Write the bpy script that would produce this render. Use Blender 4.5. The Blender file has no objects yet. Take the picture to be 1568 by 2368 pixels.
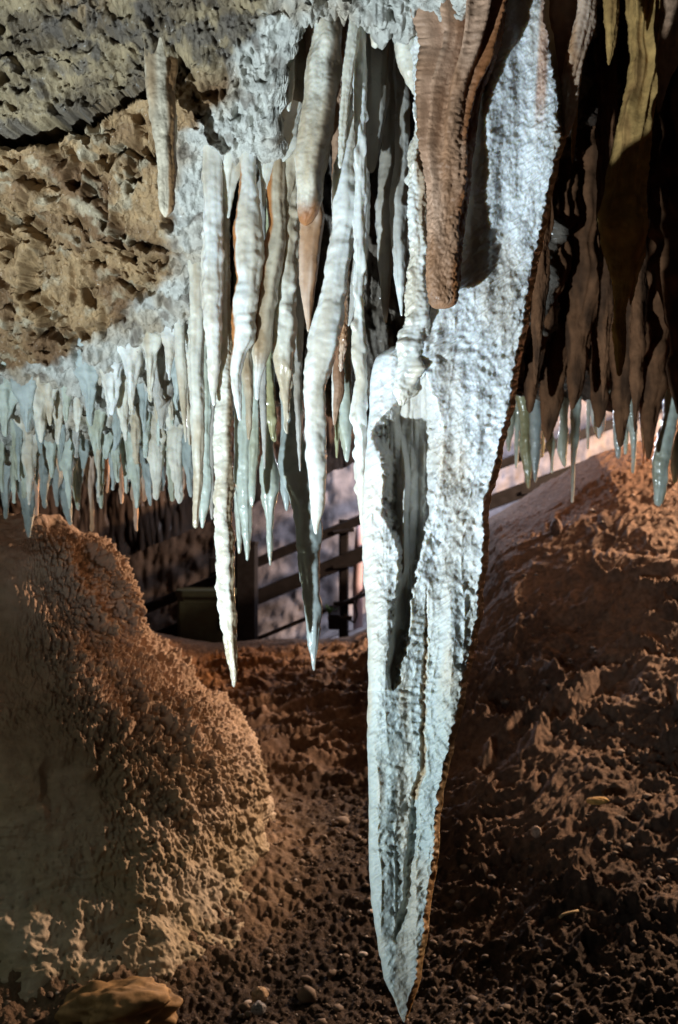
import bpy, math
import numpy as np

# ------------------------------------------------------------------ camera, world, lamps, exposure
scene = bpy.context.scene
COL = scene.collection
CZ = 1.75                                   # eye height above the nearest ground
F = 2304.0                                  # focal length in reference pixels (1568 x 2368 frame)

cam = bpy.data.cameras.new('camera')
cam.sensor_fit = 'VERTICAL'; cam.sensor_height = 36.0; cam.lens = 35.03
cam.clip_start = 0.05; cam.clip_end = 200
cam.dof.use_dof = True; cam.dof.focus_distance = 2.3; cam.dof.aperture_fstop = 4.5
camo = bpy.data.objects.new('camera', cam); COL.objects.link(camo)
camo.location = (0, 0, CZ); camo.rotation_euler = (math.radians(90), 0, 0)
scene.camera = camo

w = bpy.data.worlds.new('World'); scene.world = w; w.use_nodes = True
bg = w.node_tree.nodes['Background']
bg.inputs['Color'].default_value = (0.86, 0.70, 0.53, 1); bg.inputs['Strength'].default_value = 0.010

from mathutils import Vector
def lamp(name, kind, loc, power, color, target=None, size=0.05, angle=90, blend=0.5):
    l = bpy.data.lights.new(name, kind); l.energy = power; l.color = color; l.shadow_soft_size = size
    o = bpy.data.objects.new(name, l); COL.objects.link(o)
    o.location = (loc[0], loc[1], loc[2] + CZ)
    if kind == 'SPOT':
        l.spot_size = math.radians(angle); l.spot_blend = blend
        d = Vector(target) - Vector(loc)
        o.rotation_euler = d.to_track_quat('-Z', 'Y').to_euler()
    return o
# show-cave lamps: cold one low at the left in front, warm one low behind the right-hand slope, pale one on the walkway
lamp('cold_spot_lamp', 'SPOT', (-1.30, 0.80, -1.00), 500, (0.77, 0.91, 1.0), (0.17, 2.15, 0.84), 0.018, 110, 1.0)
lamp('cold_spill_fill', 'POINT', (-1.55, 2.6, -0.75), 3.4, (0.92, 1.0, 0.74), size=0.10)  # added unseen fill standing for the cold lamp's spill
lamp('warm_slope_lamp', 'POINT', (4.3, 7.0, 1.35), 2600, (1.0, 0.64, 0.40), size=0.06)
lamp('warm_path_lamp', 'SPOT', (0.80, 7.75, -0.28), 240, (1.0, 0.56, 0.28), (-0.35, 6.1, -1.25), 0.05, 95, 0.8)
lamp('walkway_lamp', 'POINT', (0.95, 8.75, 1.0), 210, (0.80, 0.84, 1.0), size=0.10)

scene.view_settings.view_transform = 'Standard'; scene.view_settings.look = 'None'
scene.view_settings.exposure = 0.0; scene.view_settings.gamma = 1.0
scene.view_settings.use_curve_mapping = False

# ------------------------------------------------------------------ numpy noise
def _hash(ix, iy, iz, seed):
    h = (ix.astype(np.int64) * 374761393 + iy.astype(np.int64) * 668265263 +
         iz.astype(np.int64) * 2147483647 + seed * 1274126177) & 0xFFFFFFFF
    h = ((h ^ (h >> 13)) * 1274126177) & 0xFFFFFFFF
    h = ((h ^ (h >> 16)) * 2246822519) & 0xFFFFFFFF
    return (h ^ (h >> 15)) & 0xFFFFFFFF
def _r(ix, iy, iz, seed):
    return _hash(ix, iy, iz, seed) / 4294967295.0
def vn(p, seed=0):
    """smooth value noise in -1..1 at points p (n,3)"""
    i = np.floor(p); f = p - i; i = i.astype(np.int64)
    u = f * f * f * (f * (f * 6 - 15) + 10)
    out = 0
    for dx in (0, 1):
        wx = u[:, 0] if dx else 1 - u[:, 0]
        for dy in (0, 1):
            wy = u[:, 1] if dy else 1 - u[:, 1]
            for dz in (0, 1):
                wz = u[:, 2] if dz else 1 - u[:, 2]
                out = out + wx * wy * wz * _r(i[:, 0] + dx, i[:, 1] + dy, i[:, 2] + dz, seed)
    return out * 2 - 1
def fbm(p, seed=0, octv=4, gain=0.5):
    a = 1.0; s = 0; t = 0
    q = np.array(p, float)
    for k in range(octv):
        s = s + a * vn(q + 17.3 * k, seed + k); t += a; a *= gain; q = q * 2.03
    return s / t
def ridged(p, seed=0, octv=4):
    a = 1.0; s = 0; t = 0
    q = np.array(p, float)
    for k in range(octv):
        s = s + a * (1 - 2 * np.abs(vn(q + 9.1 * k, seed + k))); t += a; a *= 0.5; q = q * 2.07
    return s / t
def worley2(p, seed=0):
    """distance to the nearest and second feature point, p (n,2)"""
    i = np.floor(p).astype(np.int64); z = np.zeros(len(p), np.int64)
    f1 = np.full(len(p), 9.0); f2 = np.full(len(p), 9.0)
    for dx in (-1, 0, 1):
        for dy in (-1, 0, 1):
            cx = i[:, 0] + dx; cy = i[:, 1] + dy
            d = np.hypot(cx + _r(cx, cy, z, seed) - p[:, 0], cy + _r(cx, cy, z + 1, seed) - p[:, 1])
            m = d < f1
            f2 = np.where(m, f1, np.minimum(f2, d)); f1 = np.where(m, d, f1)
    return f1, f2
def sst(a, b, x):
    t = np.clip((x - a) / (b - a), 0, 1); return t * t * (3 - 2 * t)
def interp(x, tab):
    t = np.array(tab, float); return np.interp(x, t[:, 0], t[:, 1])
def smooth_interp(x, xs, ys):
    """monotone cubic through the points"""
    xs = np.asarray(xs, float); ys = np.asarray(ys, float)
    h = np.diff(xs); d = np.diff(ys) / h
    m = np.zeros(len(xs)); m[0] = d[0]; m[-1] = d[-1]
    for k in range(1, len(xs) - 1):
        if d[k - 1] * d[k] > 0:
            w1 = 2 * h[k] + h[k - 1]; w2 = h[k] + 2 * h[k - 1]
            m[k] = (w1 + w2) / (w1 / d[k - 1] + w2 / d[k])
    x = np.clip(x, xs[0], xs[-1]); i = np.clip(np.searchsorted(xs, x) - 1, 0, len(h) - 1)
    t = (x - xs[i]) / h[i]
    return ((1 + 2 * t) * (1 - t) ** 2 * ys[i] + t * (1 - t) ** 2 * h[i] * m[i] +
            t * t * (3 - 2 * t) * ys[i + 1] + t * t * (t - 1) * h[i] * m[i + 1])

# ------------------------------------------------------------------ mesh helpers
def link_mesh(name, v, faces, mat, col=None, smooth=True, loc=(0, 0, 0), parent=None):
    me = bpy.data.meshes.new(name)
    v = np.asarray(v, np.float32)
    if isinstance(faces, np.ndarray):
        k = faces.shape[1]; n = len(faces)
        me.vertices.add(len(v)); me.vertices.foreach_set('co', v.ravel())
        me.loops.add(n * k); me.loops.foreach_set('vertex_index', faces.astype(np.int32).ravel())
        me.polygons.add(n)
        me.polygons.foreach_set('loop_start', np.arange(0, n * k, k, dtype=np.int32))
        me.polygons.foreach_set('loop_total', np.full(n, k, np.int32))
        me.update(calc_edges=True); me.validate()
    else:
        me.from_pydata(v.tolist(), [], faces)
    if smooth:
        me.polygons.foreach_set('use_smooth', np.ones(len(me.polygons), bool))
    if col is not None:
        a = me.color_attributes.new('Col', 'FLOAT_COLOR', 'POINT')
        c = np.ones((len(v), 4), np.float32); c[:, :3] = np.clip(col, 0.005, 0.95)
        a.data.foreach_set('color', c.ravel())
    me.materials.append(mat); me.update()
    o = bpy.data.objects.new(name, me); COL.objects.link(o)
    o.location = loc
    if parent: o.parent = parent
    return o
def grid_faces(nr, nc, wrap=False):
    r = np.arange(nr - 1)[:, None]; m = nc if wrap else nc - 1
    c = np.arange(m)[None, :]; c2 = (c + 1) % nc
    a = r * nc + c; b = r * nc + c2; d = (r + 1) * nc + c2; e = (r + 1) * nc + c
    return np.stack([a, b, d, e], -1).reshape(-1, 4)
def grid_normals(P):
    du = np.gradient(P, axis=1); dv = np.gradient(P, axis=0)
    n = np.cross(du, dv); n /= np.linalg.norm(n, axis=2, keepdims=True) + 1e-12
    return n
def at(px, py, d):
    return np.array([(px - 784) / F * d, d, (1184 - py) / F * d + CZ])
def tag(o, label, cat, group=None, kind=None):
    if label: o['label'] = label
    if cat: o['category'] = cat
    if group: o['group'] = group
    if kind: o['kind'] = kind
    return o
def mix(a, b, t):
    t = np.asarray(t)[..., None]; return np.asarray(a) * (1 - t) + np.asarray(b) * t

# ------------------------------------------------------------------ materials
def mat(name, rough=0.6, sss=0.0, bump=0.3, bscale=120, bdist=0.004, spec=0.5, col=None, coat=0.0, vary=0.25, metal=0, rvar=0.0):
    m = bpy.data.materials.new(name); m.use_nodes = True
    nt = m.node_tree; N = nt.nodes; L = nt.links
    b = N['Principled BSDF']
    tc = N.new('ShaderNodeTexCoord')
    no = N.new('ShaderNodeTexNoise'); no.inputs['Scale'].default_value = bscale; no.inputs['Detail'].default_value = 6
    no.inputs['Roughness'].default_value = 0.65
    L.new(tc.outputs['Object'], no.inputs['Vector'])
    n2 = N.new('ShaderNodeTexNoise'); n2.inputs['Scale'].default_value = bscale * 0.22; n2.inputs['Detail'].default_value = 5
    L.new(tc.outputs['Object'], n2.inputs['Vector'])
    if col is None:
        at_ = N.new('ShaderNodeAttribute'); at_.attribute_name = 'Col'; src = at_.outputs['Color']
    else:
        rgb = N.new('ShaderNodeRGB'); rgb.outputs[0].default_value = (*col, 1); src = rgb.outputs[0]
    mr = N.new('ShaderNodeMapRange'); mr.inputs['From Min'].default_value = 0.3; mr.inputs['From Max'].default_value = 0.7
    mr.inputs['To Min'].default_value = 1 - vary; mr.inputs['To Max'].default_value = 1 + vary * 0.6
    L.new(n2.outputs['Fac'], mr.inputs['Value'])
    mu = N.new('ShaderNodeVectorMath'); mu.operation = 'SCALE'
    L.new(src, mu.inputs[0]); L.new(mr.outputs[0], mu.inputs['Scale'])
    L.new(mu.outputs[0], b.inputs['Base Color'])
    bu = N.new('ShaderNodeBump'); bu.inputs['Strength'].default_value = bump; bu.inputs['Distance'].default_value = bdist
    L.new(no.outputs['Fac'], bu.inputs['Height']); L.new(bu.outputs[0], b.inputs['Normal'])
    b.inputs['Roughness'].default_value = rough; b.inputs['Specular IOR Level'].default_value = spec
    if rvar:
        r2 = N.new('ShaderNodeMapRange'); r2.inputs['From Min'].default_value = 0.35; r2.inputs['From Max'].default_value = 0.65
        r2.inputs['To Min'].default_value = rough - rvar; r2.inputs['To Max'].default_value = rough + rvar
        L.new(n2.outputs['Fac'], r2.inputs['Value']); L.new(r2.outputs[0], b.inputs['Roughness'])
    b.inputs['Metallic'].default_value = metal
    if coat:
        b.inputs['Coat Weight'].default_value = coat; b.inputs['Coat Roughness'].default_value = 0.12
    if sss:
        b.inputs['Subsurface Weight'].default_value = sss
        b.inputs['Subsurface Radius'].default_value = (1.0, 0.72, 0.42); b.inputs['Subsurface Scale'].default_value = 0.022
    return m
M_CALC = mat('wet_calcite', 0.36, sss=0.4, bump=0.25, bscale=120, bdist=0.003, spec=0.5, coat=0.6, vary=0.12, rvar=0.12)
M_FRINGE = mat('dull_calcite', 0.62, sss=0.4, bump=0.5, bscale=140, bdist=0.004, spec=0.35, coat=0.0, vary=0.2, rvar=0.12)
M_CRUST = mat('calcite_crust', 0.55, sss=0.6, bump=0.3, bscale=260, bdist=0.003, spec=0.4, vary=0.10)
M_STAIN = mat('brown_stained_calcite', 0.55, bump=0.5, bscale=180, bdist=0.004, spec=0.4, coat=0.05, vary=0.3, rvar=0.15)
M_DARK = mat('shade_dulled_rock', 0.85, bump=0.5, bscale=120, bdist=0.004, spec=0.15, vary=0.35)  # dull surface so the shaded columns stay dark
M_ROCK = mat('ceiling_rock', 0.55, bump=0.9, bscale=130, bdist=0.008, spec=0.4, coat=0.08, vary=0.28, rvar=0.15)
M_GROUND = mat('cave_ground', 0.85, bump=1.0, bscale=150, bdist=0.016, spec=0.2, vary=0.4)
M_MOUND = mat('mound_flowstone', 0.8, bump=0.6, bscale=110, bdist=0.006, spec=0.3, vary=0.2)
M_PEBBLE = mat('pebble_stone', 0.75, bump=0.5, bscale=140, bdist=0.003, spec=0.3, vary=0.3)
M_STEEL = mat('painted_steel', 0.75, bump=0.15, bscale=90, bdist=0.002, spec=0.12, col=(0.014, 0.014, 0.017), vary=0.35)
M_BOX = mat('green_painted_metal', 0.55, bump=0.15, bscale=70, bdist=0.002, col=(0.020, 0.032, 0.022), vary=0.35)
M_CONC = mat('walkway_concrete', 0.85, bump=0.6, bscale=40, bdist=0.01, spec=0.3, vary=0.35)
M_TWIG = mat('dry_wood', 0.8, bump=0.4, bscale=200, bdist=0.001, col=(0.42, 0.33, 0.17), vary=0.3)
M_LEAF = mat('lampflora_leaf', 0.6, bump=0.2, bscale=200, bdist=0.001, col=(0.06, 0.16, 0.04), vary=0.3)
M_CABLE = mat('black_rubber', 0.6, bump=0.1, bscale=200, bdist=0.001, col=(0.02, 0.02, 0.022), vary=0.2)
M_PIPE = mat('pink_plastic_pipe', 0.5, bump=0.1, bscale=60, bdist=0.001, col=(0.50, 0.38, 0.40), vary=0.2)

# ------------------------------------------------------------------ ceiling
LP = [(-3, 2.6), (0, 2.3), (1.2, 1.68), (2.1, 1.08), (2.6, .765), (3.0, .513), (3.35, .29), (3.50, .22), (3.62, .34),
      (3.9, .8), (4.8, 1.3), (7, 1.6), (9.5, 1.9), (11, 1.6), (11.8, 0.2), (12, -2.5)]
MP = [(-3, 2.6), (0, 2.3), (1.2, 1.68), (2.1, 1.08), (2.46, .865), (2.60, 1.12), (3.05, .95), (3.42, .42), (3.55, .40),
      (3.9, .8), (4.8, 1.3), (7, 1.6), (9.5, 1.9), (11, 1.6), (11.8, 0.2), (12, -2.5)]
NP = [(-3, 2.6), (0, 2.3), (1.2, 1.68), (2.05, 1.11), (2.16, 1.06), (2.34, 1.36), (3.0, 1.2), (3.42, .42), (3.55, .40),
      (3.9, .8), (4.8, 1.3), (7, 1.6), (9.5, 1.9), (11, 1.6), (11.8, 0.2), (12, -2.5)]
RP = [(-3, 2.6), (0, 2.6), (1.2, 2.4), (2.1, 2.2), (2.8, 2.0), (3.6, 1.7), (4.3, 1.0), (4.75, .60), (4.95, .60),
      (5.15, 1.5), (6.2, 2.2), (7.5, 2.4), (9.5, 2.3), (11, 1.6), (11.8, 0.2), (12, -2.5)]
LP = np.array(LP); MP = np.array(MP); NP = np.array(NP); RP = np.array(RP)
TK = np.arange(len(LP), dtype=float)
def prof(u, t):
    b = sst(0.14, 0.30, u); k_ = sst(-.075, -.035, u) * (1 - b); m = sst(-.142, -.122, u) * (1 - b) - k_; l = 1 - b - m - k_
    return [l * smooth_interp(t, TK, LP[:, k]) + m * smooth_interp(t, TK, MP[:, k]) + k_ * smooth_interp(t, TK, NP[:, k]) + b * smooth_interp(t, TK, RP[:, k]) for k in (0, 1)]
def ceil_base(u, t):
    """u lateral slope x/max(Y,1.4), t profile parameter -> x, Y, z"""
    Y, z = prof(u, t)
    return u * np.maximum(Y, 1.4), Y, z
# lookup of the ceiling height for roots of stalactites
def ceil_z(x, Y):
    t = np.linspace(0, 8, 400)
    yl, zl = prof(np.full(400, x / max(Y, 1.4)), t)
    return float(np.interp(Y, yl, zl))

def build_ceiling():
    u = np.concatenate([np.linspace(-2.2, -.82, 40), np.linspace(-.81, -.415, 160), np.linspace(-.41, .08, 430), np.linspace(.085, .40, 160), np.linspace(.42, 2.0, 50)])
    t = np.concatenate([np.linspace(0, 2.6, 40), np.linspace(2.62, 7.6, 640), np.linspace(7.63, 9, 60), np.linspace(9.05, 15, 150)])
    U, T = np.meshgrid(u, t)
    X, Y, Z = ceil_base(U.ravel(), T.ravel())
    P = np.stack([X, Y, Z], -1)
    G = P.reshape(len(t), len(u), 3)
    n = grid_normals(G).reshape(-1, 3)
    if n[(len(t) // 3) * len(u) + 200][2] > 0: n = -n       # point into the cave
    Ys = np.maximum(Y, 0.3)
    px = 784 + X / Ys * F; py = 1184 - Z / Ys * F
    q = P
    # white calcite boundary
    bx = interp(py, [(-400, 760), (0, 650), (100, 575), (200, 545), (300, 430), (480, 405), (600, 410), (660, 340), (735, 280), (790, 200), (840, 60), (868, -60), (930, -600)])
    wn = fbm(q * 9, 3, 4) * 60 + fbm(q * 40, 4, 2) * 15
    white = sst(-25, 25, px - bx + wn)
    white = np.where(T.ravel() > 8.4, 0, white)
    # crack
    cy = interp(px, [(-400, 330), (0, 300), (130, 285), (240, 245), (330, 200), (380, 190)])
    ch = interp(px, [(-400, 20), (0, 18), (60, 24), (150, 19), (230, 9), (300, 13), (345, 13), (372, 0.1)]) * (1 + .5 * fbm(q * 16, 99, 2))
    dcy = py - cy + 14 * fbm(q * 22, 8, 3)
    crack = sst(1.0, 0.75, np.abs(dcy) / np.maximum(ch, 1)) * (px < 372) * (py < 420)
    upper = (1 - white) * sst(20, -20, dcy) * sst(420, 340, px) + (1 - white) * sst(330, 420, px) * sst(220, 120, py)
    upper = np.clip(upper, 0, 1)
    ochre = np.clip(1 - white - upper, 0, 1)
    d = 0.05 * fbm(q * 2.6, 11, 3) + 0.020 * fbm(q * 8, 12, 3)
    # ochre zone: drip cones with vertical hollows between
    # coordinates along the surface: across (x) and down (Y)
    s2 = np.stack([X * 12 + 0.9 * fbm(q * 10, 21, 2), Y * 8 + 0.9 * fbm(q * 8, 22, 2)], -1)
    f1, f2 = worley2(s2, 5)
    s3 = np.stack([X * 34 + 0.7 * fbm(q * 20, 23, 2), Y * 30 + 0.7 * fbm(q * 20, 24, 2)], -1)
    g1, g2 = worley2(s3, 6)
    s4 = np.stack([X * 80, Y * 80], -1) + 0.5 * np.stack([fbm(q * 50, 25, 2), fbm(q * 50, 26, 2)], -1)
    h1, h2 = worley2(s4, 7)
    db = ochre * .056 * sst(0.40, 0.12, f1)
    db = db + ochre * .030 * sst(0.42, 0.12, g1) * sst(-.2, .3, fbm(q * 7, 130, 2))
    pits = -0.020 * sst(0.40, 0.10, f1) - 0.006 * sst(0.5, 0.1, h1)
    cones = 0.030 * sst(0.5, 0.0, 1 - (f2 - f1)) + 0.012 * (1 - g1)
    d = d + ochre * (pits + cones + 0.010 * ridged(q * 30, 28, 3))
    holes = [(205, 400, 20, 60, .10), (303, 375, 17, 62, .10), (50, 480, 16, 50, .08), (85, 555, 20, 58, .10), (272, 515, 20, 55, .10),
             (240, 470, 9, 42, .08), (150, 500, 14, 30, .06), (8, 545, 14, 66, .09), (70, 645, 26, 65, .08), (350, 600, 12, 30, .05),
             (180, 790, 12, 40, .05), (25, 300, 60, 20, .05), (165, 660, 10, 40, .05), (110, 720, 9, 40, .05), (240, 740, 10, 36, .05), (20, 720, 12, 40, .06)]
    for hx, hy, hw, hh, dep in holes:
        e = ((px - hx + 8 * fbm(q * 25, 31, 2)) / hw) ** 2 + ((py - hy) / hh) ** 2
        db = db + .85 * dep * sst(1.25, 0.35, e) * (T.ravel() < 8)
    # rough grey beds above the crack
    v1 = vn(q * 34, 43) + .4 * fbm(q * 90, 46, 2); v2 = vn(q * 74, 44)
    rough = 0.030 * fbm(q * 9, 41, 4) + 0.012 * ridged(q * 30, 42, 3)
    u1, _ = worley2(np.stack([X * 26, Y * 20], -1) + .7 * np.stack([fbm(q * 16, 47, 2), fbm(q * 16, 48, 2)], -1), 15)
    db = db + upper * (.045 * sst(.42, .10, u1) * sst(-.15, .35, fbm(q * 5, 96, 2)) + .03 * sst(.05, .6, fbm(q * 8, 97, 3)) + .016 * sst(-.1, .7, v1) + .012 * sst(.45, .1, h1))
    d = d + upper * rough
    # white calcite: knobby, wet
    db = db + white * sst(420, 200, py) * (.020 * sst(.1, .8, v1) + .010 * sst(.1, .7, v2))
    wh = 0.020 * fbm(q * 15, 51, 3) + 0.016 * (0.5 - g1) + 0.005 * (0.5 - h1) + 0.012 * ridged(np.stack([X * 22, Y * 8, Z * 8], -1), 52, 3)
    ribs = sst(540, 640, px) * sst(430, 330, py)
    wh = wh + ribs * (.05 * ridged(np.stack([X * 7, Y * 1.6, X * 0], -1) + .35 * np.stack([fbm(q * 5, 53, 2)] * 3, -1), 54, 3) - .02)
    lip = sst(5.0, 6.3, T.ravel()) * (T.ravel() < 8.6)
    db = db + white * lip * .05 * sst(.40, .14, worley2(np.stack([X * 15 + .6 * fbm(q * 12, 57, 2), Y * 8 + .6 * fbm(q * 12, 58, 2)], -1), 9)[0])
    wh = wh + lip * (.05 * fbm(q * 7, 55, 3) + .03 * ridged(np.stack([X * 14, Y * 4, Z * 4], -1), 56, 2))
    wh = wh + .030 * fbm(q * 11, 91, 3) + .014 * ridged(np.stack([X * 34, Y * 13, Z * 13], -1), 92, 3) + .012 * (.5 - worley2(np.stack([X * 48 + .5 * fbm(q * 30, 93, 2), Y * 34], -1), 16)[0])
    d = d + white * wh
    db = db + 0.26 * crack
    d = d + (T.ravel() < 8.4) * (.010 * fbm(q * 48, 63, 3) + .005 * vn(q * 140, 64))
    d = d + 0.02 * sst(1.0, .7, np.abs(dcy - ch - 12) / 14.0) * (px < 372) * (py < 420)
    far = T.ravel() > 8.6
    d = d + far * (0.16 * fbm(q * 1.3, 61, 4) + 0.05 * ridged(q * 4, 62, 3))
    # right hand dark vault: long vertical folds
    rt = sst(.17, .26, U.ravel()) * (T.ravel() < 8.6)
    d = d + rt * (0.07 * ridged(np.stack([X * 5, Y * .8, Z * .8], -1), 71, 2) + .02 * fbm(q * 14, 72, 3))
    P2 = P + n * d[:, None] + (db * (1 + .9 * fbm(q * 42, 98, 3)))[:, None] * np.array([.05, .97, .12])
    # colour: minerals, and shade painted into the recess
    c_white = mix((.54, .54, .49), (.40, .34, .26), sst(-.1, .7, fbm(q * 7, 81, 3)))
    c_white = mix(c_white, (.38, .29, .18), sst(.0, .5, fbm(q * 11, 89, 3)) * .6)
    c_white = mix(c_white, (.17, .14, .11), sst(.15, .5, fbm(q * 28, 82, 3)) * .75)
    c_och = mix((.38, .25, .125), (.18, .10, .045), sst(-.25, .45, fbm(q * 8, 83, 4)))
    c_och = mix(c_och, (.40, .33, .22), sst(.12, .55, fbm(q * 24, 84, 3)))
    c_up = mix((.29, .225, .13), (.12, .09, .055), sst(-.2, .25, fbm(q * 13, 85, 4)))
    c_up = mix(c_up, (.34, .23, .12), sst(.1, .5, fbm(q * 5, 86, 3)))
    c_up = mix(c_up, (.10, .085, .07), sst(.05, .4, fbm(q * 26, 95, 3)) * .8)
    col = c_white * white[:, None] + c_och * ochre[:, None] + c_up * upper[:, None]
    recess_shade = sst(-.135, -.12, U.ravel()) * sst(.30, .2, U.ravel()) * sst(4.15, 4.5, T.ravel()) * (T.ravel() < 8.6)
    col = mix(col, mix((.15, .12, .09), (.075, .06, .05), sst(-.3, .3, fbm(q * 6, 88, 3))), recess_shade * .9)  # dark brown puts the shade behind the cluster into the colour
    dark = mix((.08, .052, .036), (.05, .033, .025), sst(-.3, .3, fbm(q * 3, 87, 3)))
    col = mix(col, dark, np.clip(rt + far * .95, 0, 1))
    P2[:, 2] += CZ
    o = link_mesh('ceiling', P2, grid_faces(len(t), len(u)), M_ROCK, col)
    tag(o, 'pitted ochre and white rock ceiling sloping down from the top of the photo', 'cave ceiling', kind='structure')
build_ceiling()

# ------------------------------------------------------------------ ground
def ground_z(x, Y):
    b = interp(Y, [(-3, -1.9), (2, -1.82), (3.3, -1.7), (4.5, -1.52), (5.6, -1.376), (6.6, -1.19), (7.6, -1.04), (8.0, -1.02), (8.4, -1.12), (9, -1.5), (14, -1.9)])
    g = interp(x, [(.1, 0), (.35, .12), (.6, .4), (1.08, .97), (1.9, 1.40), (2.6, 1.6), (6, 1.7)])
    h = interp(Y, [(2.5, .02), (3.5, .10), (4, .18), (5, .38), (6, .68), (7, 1.0), (7.5, 1.04), (8, .86), (9, .3), (11, .0)])
    l = interp(x, [(-6, 1.2), (-2.6, .5), (-1.6, .12), (-1, 0), (9, 0)]) * interp(Y, [(2, .2), (4.5, 1), (9, 1), (13, 1)])
    rm = np.hypot(x + 1.38, Y - 4.4)
    return b + g * h + l + .15 * np.exp(-np.maximum(rm - .95, 0) / .20)
def build_ground():
    u = np.concatenate([np.linspace(-1.8, -.42, 60), np.linspace(-.41, .41, 600), np.linspace(.42, 1.8, 80)])
    Y = np.concatenate([np.linspace(-2.5, 2.4, 20), np.exp(np.linspace(math.log(2.42), math.log(8.6), 720)), np.linspace(8.7, 13, 40)])
    U, YY = np.meshgrid(u, Y); U = U.ravel(); y = YY.ravel(); x = U * np.maximum(y, 1.6)
    z = ground_z(x, y)
    q = np.stack([x, y, z], -1)
    near = sst(3.6, 2.6, y)
    # smooth sweep of the big slope
    z = z + 0.09 * fbm(np.stack([x * .9, y * .9, z * 0], -1), 101, 3)
    # big hollows on the right-hand slope
    right = sst(.15, .7, x) * sst(3.2, 4.2, y)
    wx = x + .4 * fbm(q * 1.6, 102, 4); wy = y + .4 * fbm(q * 1.6, 103, 4)
    fin = sst(7.2, 5.2, y)
    a1, a2 = worley2(np.stack([wx * 2.2 + .5 * wy, wy * 3.8 - .6 * wx], -1), 104)
    b1, b2 = worley2(np.stack([wx * 6 + .9 * fbm(q * 6, 118, 2), wy * 11 - 2 * wx], -1), 119)
    cell = np.exp(-(a2 - a1) / .13); cell2 = np.exp(-(b2 - b1) / .16)
    z = z + right * (.15 + .85 * fin) * (.085 * cell * sst(-.25, .3, fbm(q * 1.7, 123, 2)) + .032 * cell2 * (.5 + cell) * sst(-.3, .2, fbm(q * 2.6, 124, 2)) + .06 * fbm(q * 2.0, 105, 4))
    lng = ridged(np.stack([wx * 1.3 + .2 * wy, wy * 6.5 - 1.6 * wx, x * 0], -1), 131, 3)
    crisp = ridged(np.stack([wx * 22, wy * 34, x * 0], -1), 132, 3)
    z = z + right * (.1 + .9 * fin) * (.045 * lng + .012 * crisp)
    clod = vn(np.stack([x * 20, y * 24, x * 0], -1), 106)
    g1, g2 = worley2(np.stack([wx * 26, wy * 26], -1), 107)
    gran = vn(q * np.array([38, 44, 0]), 116) + .6 * vn(q * np.array([75, 75, 0]), 117)
    z = z + (right * fin + .35 * sst(.05, .4, x)) * (0.016 * np.maximum(0, .6 - g1) + .006 * clod + .011 * gran * sst(-.3, .4, fbm(q * 3, 120, 2)))
    # rimstone ripples in the middle distance
    vx = x + .30 * fbm(q * 1.4, 108, 3); vy = y + .25 * (x - .1) ** 2 + .16 * fbm(q * 2.2, 109, 3)
    m1, m2 = worley2(np.stack([vx * 1.5, vy * 5.2], -1), 121)
    n1, n2 = worley2(np.stack([vx * 5, vy * 12], -1), 122)
    rip = np.exp(-(m2 - m1) / .16)
    mid = sst(4.8, 5.3, y) * sst(.95, .5, x) * sst(8.1, 7.2, y)
    z = z + mid * (.075 * rip + .035 * ridged(np.stack([vx * 1.2, vy * 7, x * 0], -1), 133, 3) + .022 * np.exp(-(n2 - n1) / .2) + .012 * gran)
    # trodden gravel floor in front
    k1, k2 = worley2(np.stack([x * 55, y * 55], -1), 111)
    k3, k4 = worley2(np.stack([x * 24, y * 24], -1), 112)
    flat = (1 - right) * sst(5.4, 4.8, y)
    z = z + (flat + .6 * right * sst(4.6, 3.6, y)) * (.010 * (.6 - k1) + .010 * gran + .006 * fbm(q * 14, 125, 3) + .006 * clod)
    rm0 = np.hypot(x + 1.38, y - 4.4)
    z = z + sst(1.5, 1.05, rm0) * (.018 * np.maximum(0, .6 - k3) + .03 * ridged(q * np.array([7, 7, 0]), 142, 3))
    z = z + .004 * fbm(q * 60, 113, 2)
    c = mix((.17, .115, .084), (.085, .058, .045), sst(-.3, .35, fbm(q * 2.5, 114, 4)))
    c = mix(c, (.20, .135, .095), sst(.15, .5, fbm(q * 14, 115, 3)) * .7)
    grav = mix((.022, .019, .018), (.046, .038, .034), sst(-.2, .4, fbm(q * 30, 116, 2)))
    c = mix(c, grav, flat * .75)
    lamp_pool = sst(1.0, 0.2, np.hypot((x + 1.0) / .9, (y - 7.0) / 1.4)); c = mix(c, (.26, .12, .04), lamp_pool * .7)  # orange pool of warm lamplight painted into the ground colour
    crest = sst(6.3, 7.0, y) * sst(.9, 1.3, x); c = mix(c, (.17, .10, .065), crest)
    rm = np.hypot(x + 1.38, y - 4.4) + .16 * fbm(q * 4, 140, 3)
    nm = sst(1.42, 1.02, rm); c = mix(c, mix((.33, .245, .175), (.22, .155, .11), sst(-.2, .3, fbm(q * 12, 141, 3))), nm * .85)
    P = np.stack([x, y, z + CZ], -1)
    o = link_mesh('ground', P, grid_faces(len(Y), len(u)), M_GROUND, c)
    tag(o, 'brown earth and gravel cave floor rising to a clodded slope on the right', 'ground', kind='structure')
build_ground()

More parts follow.
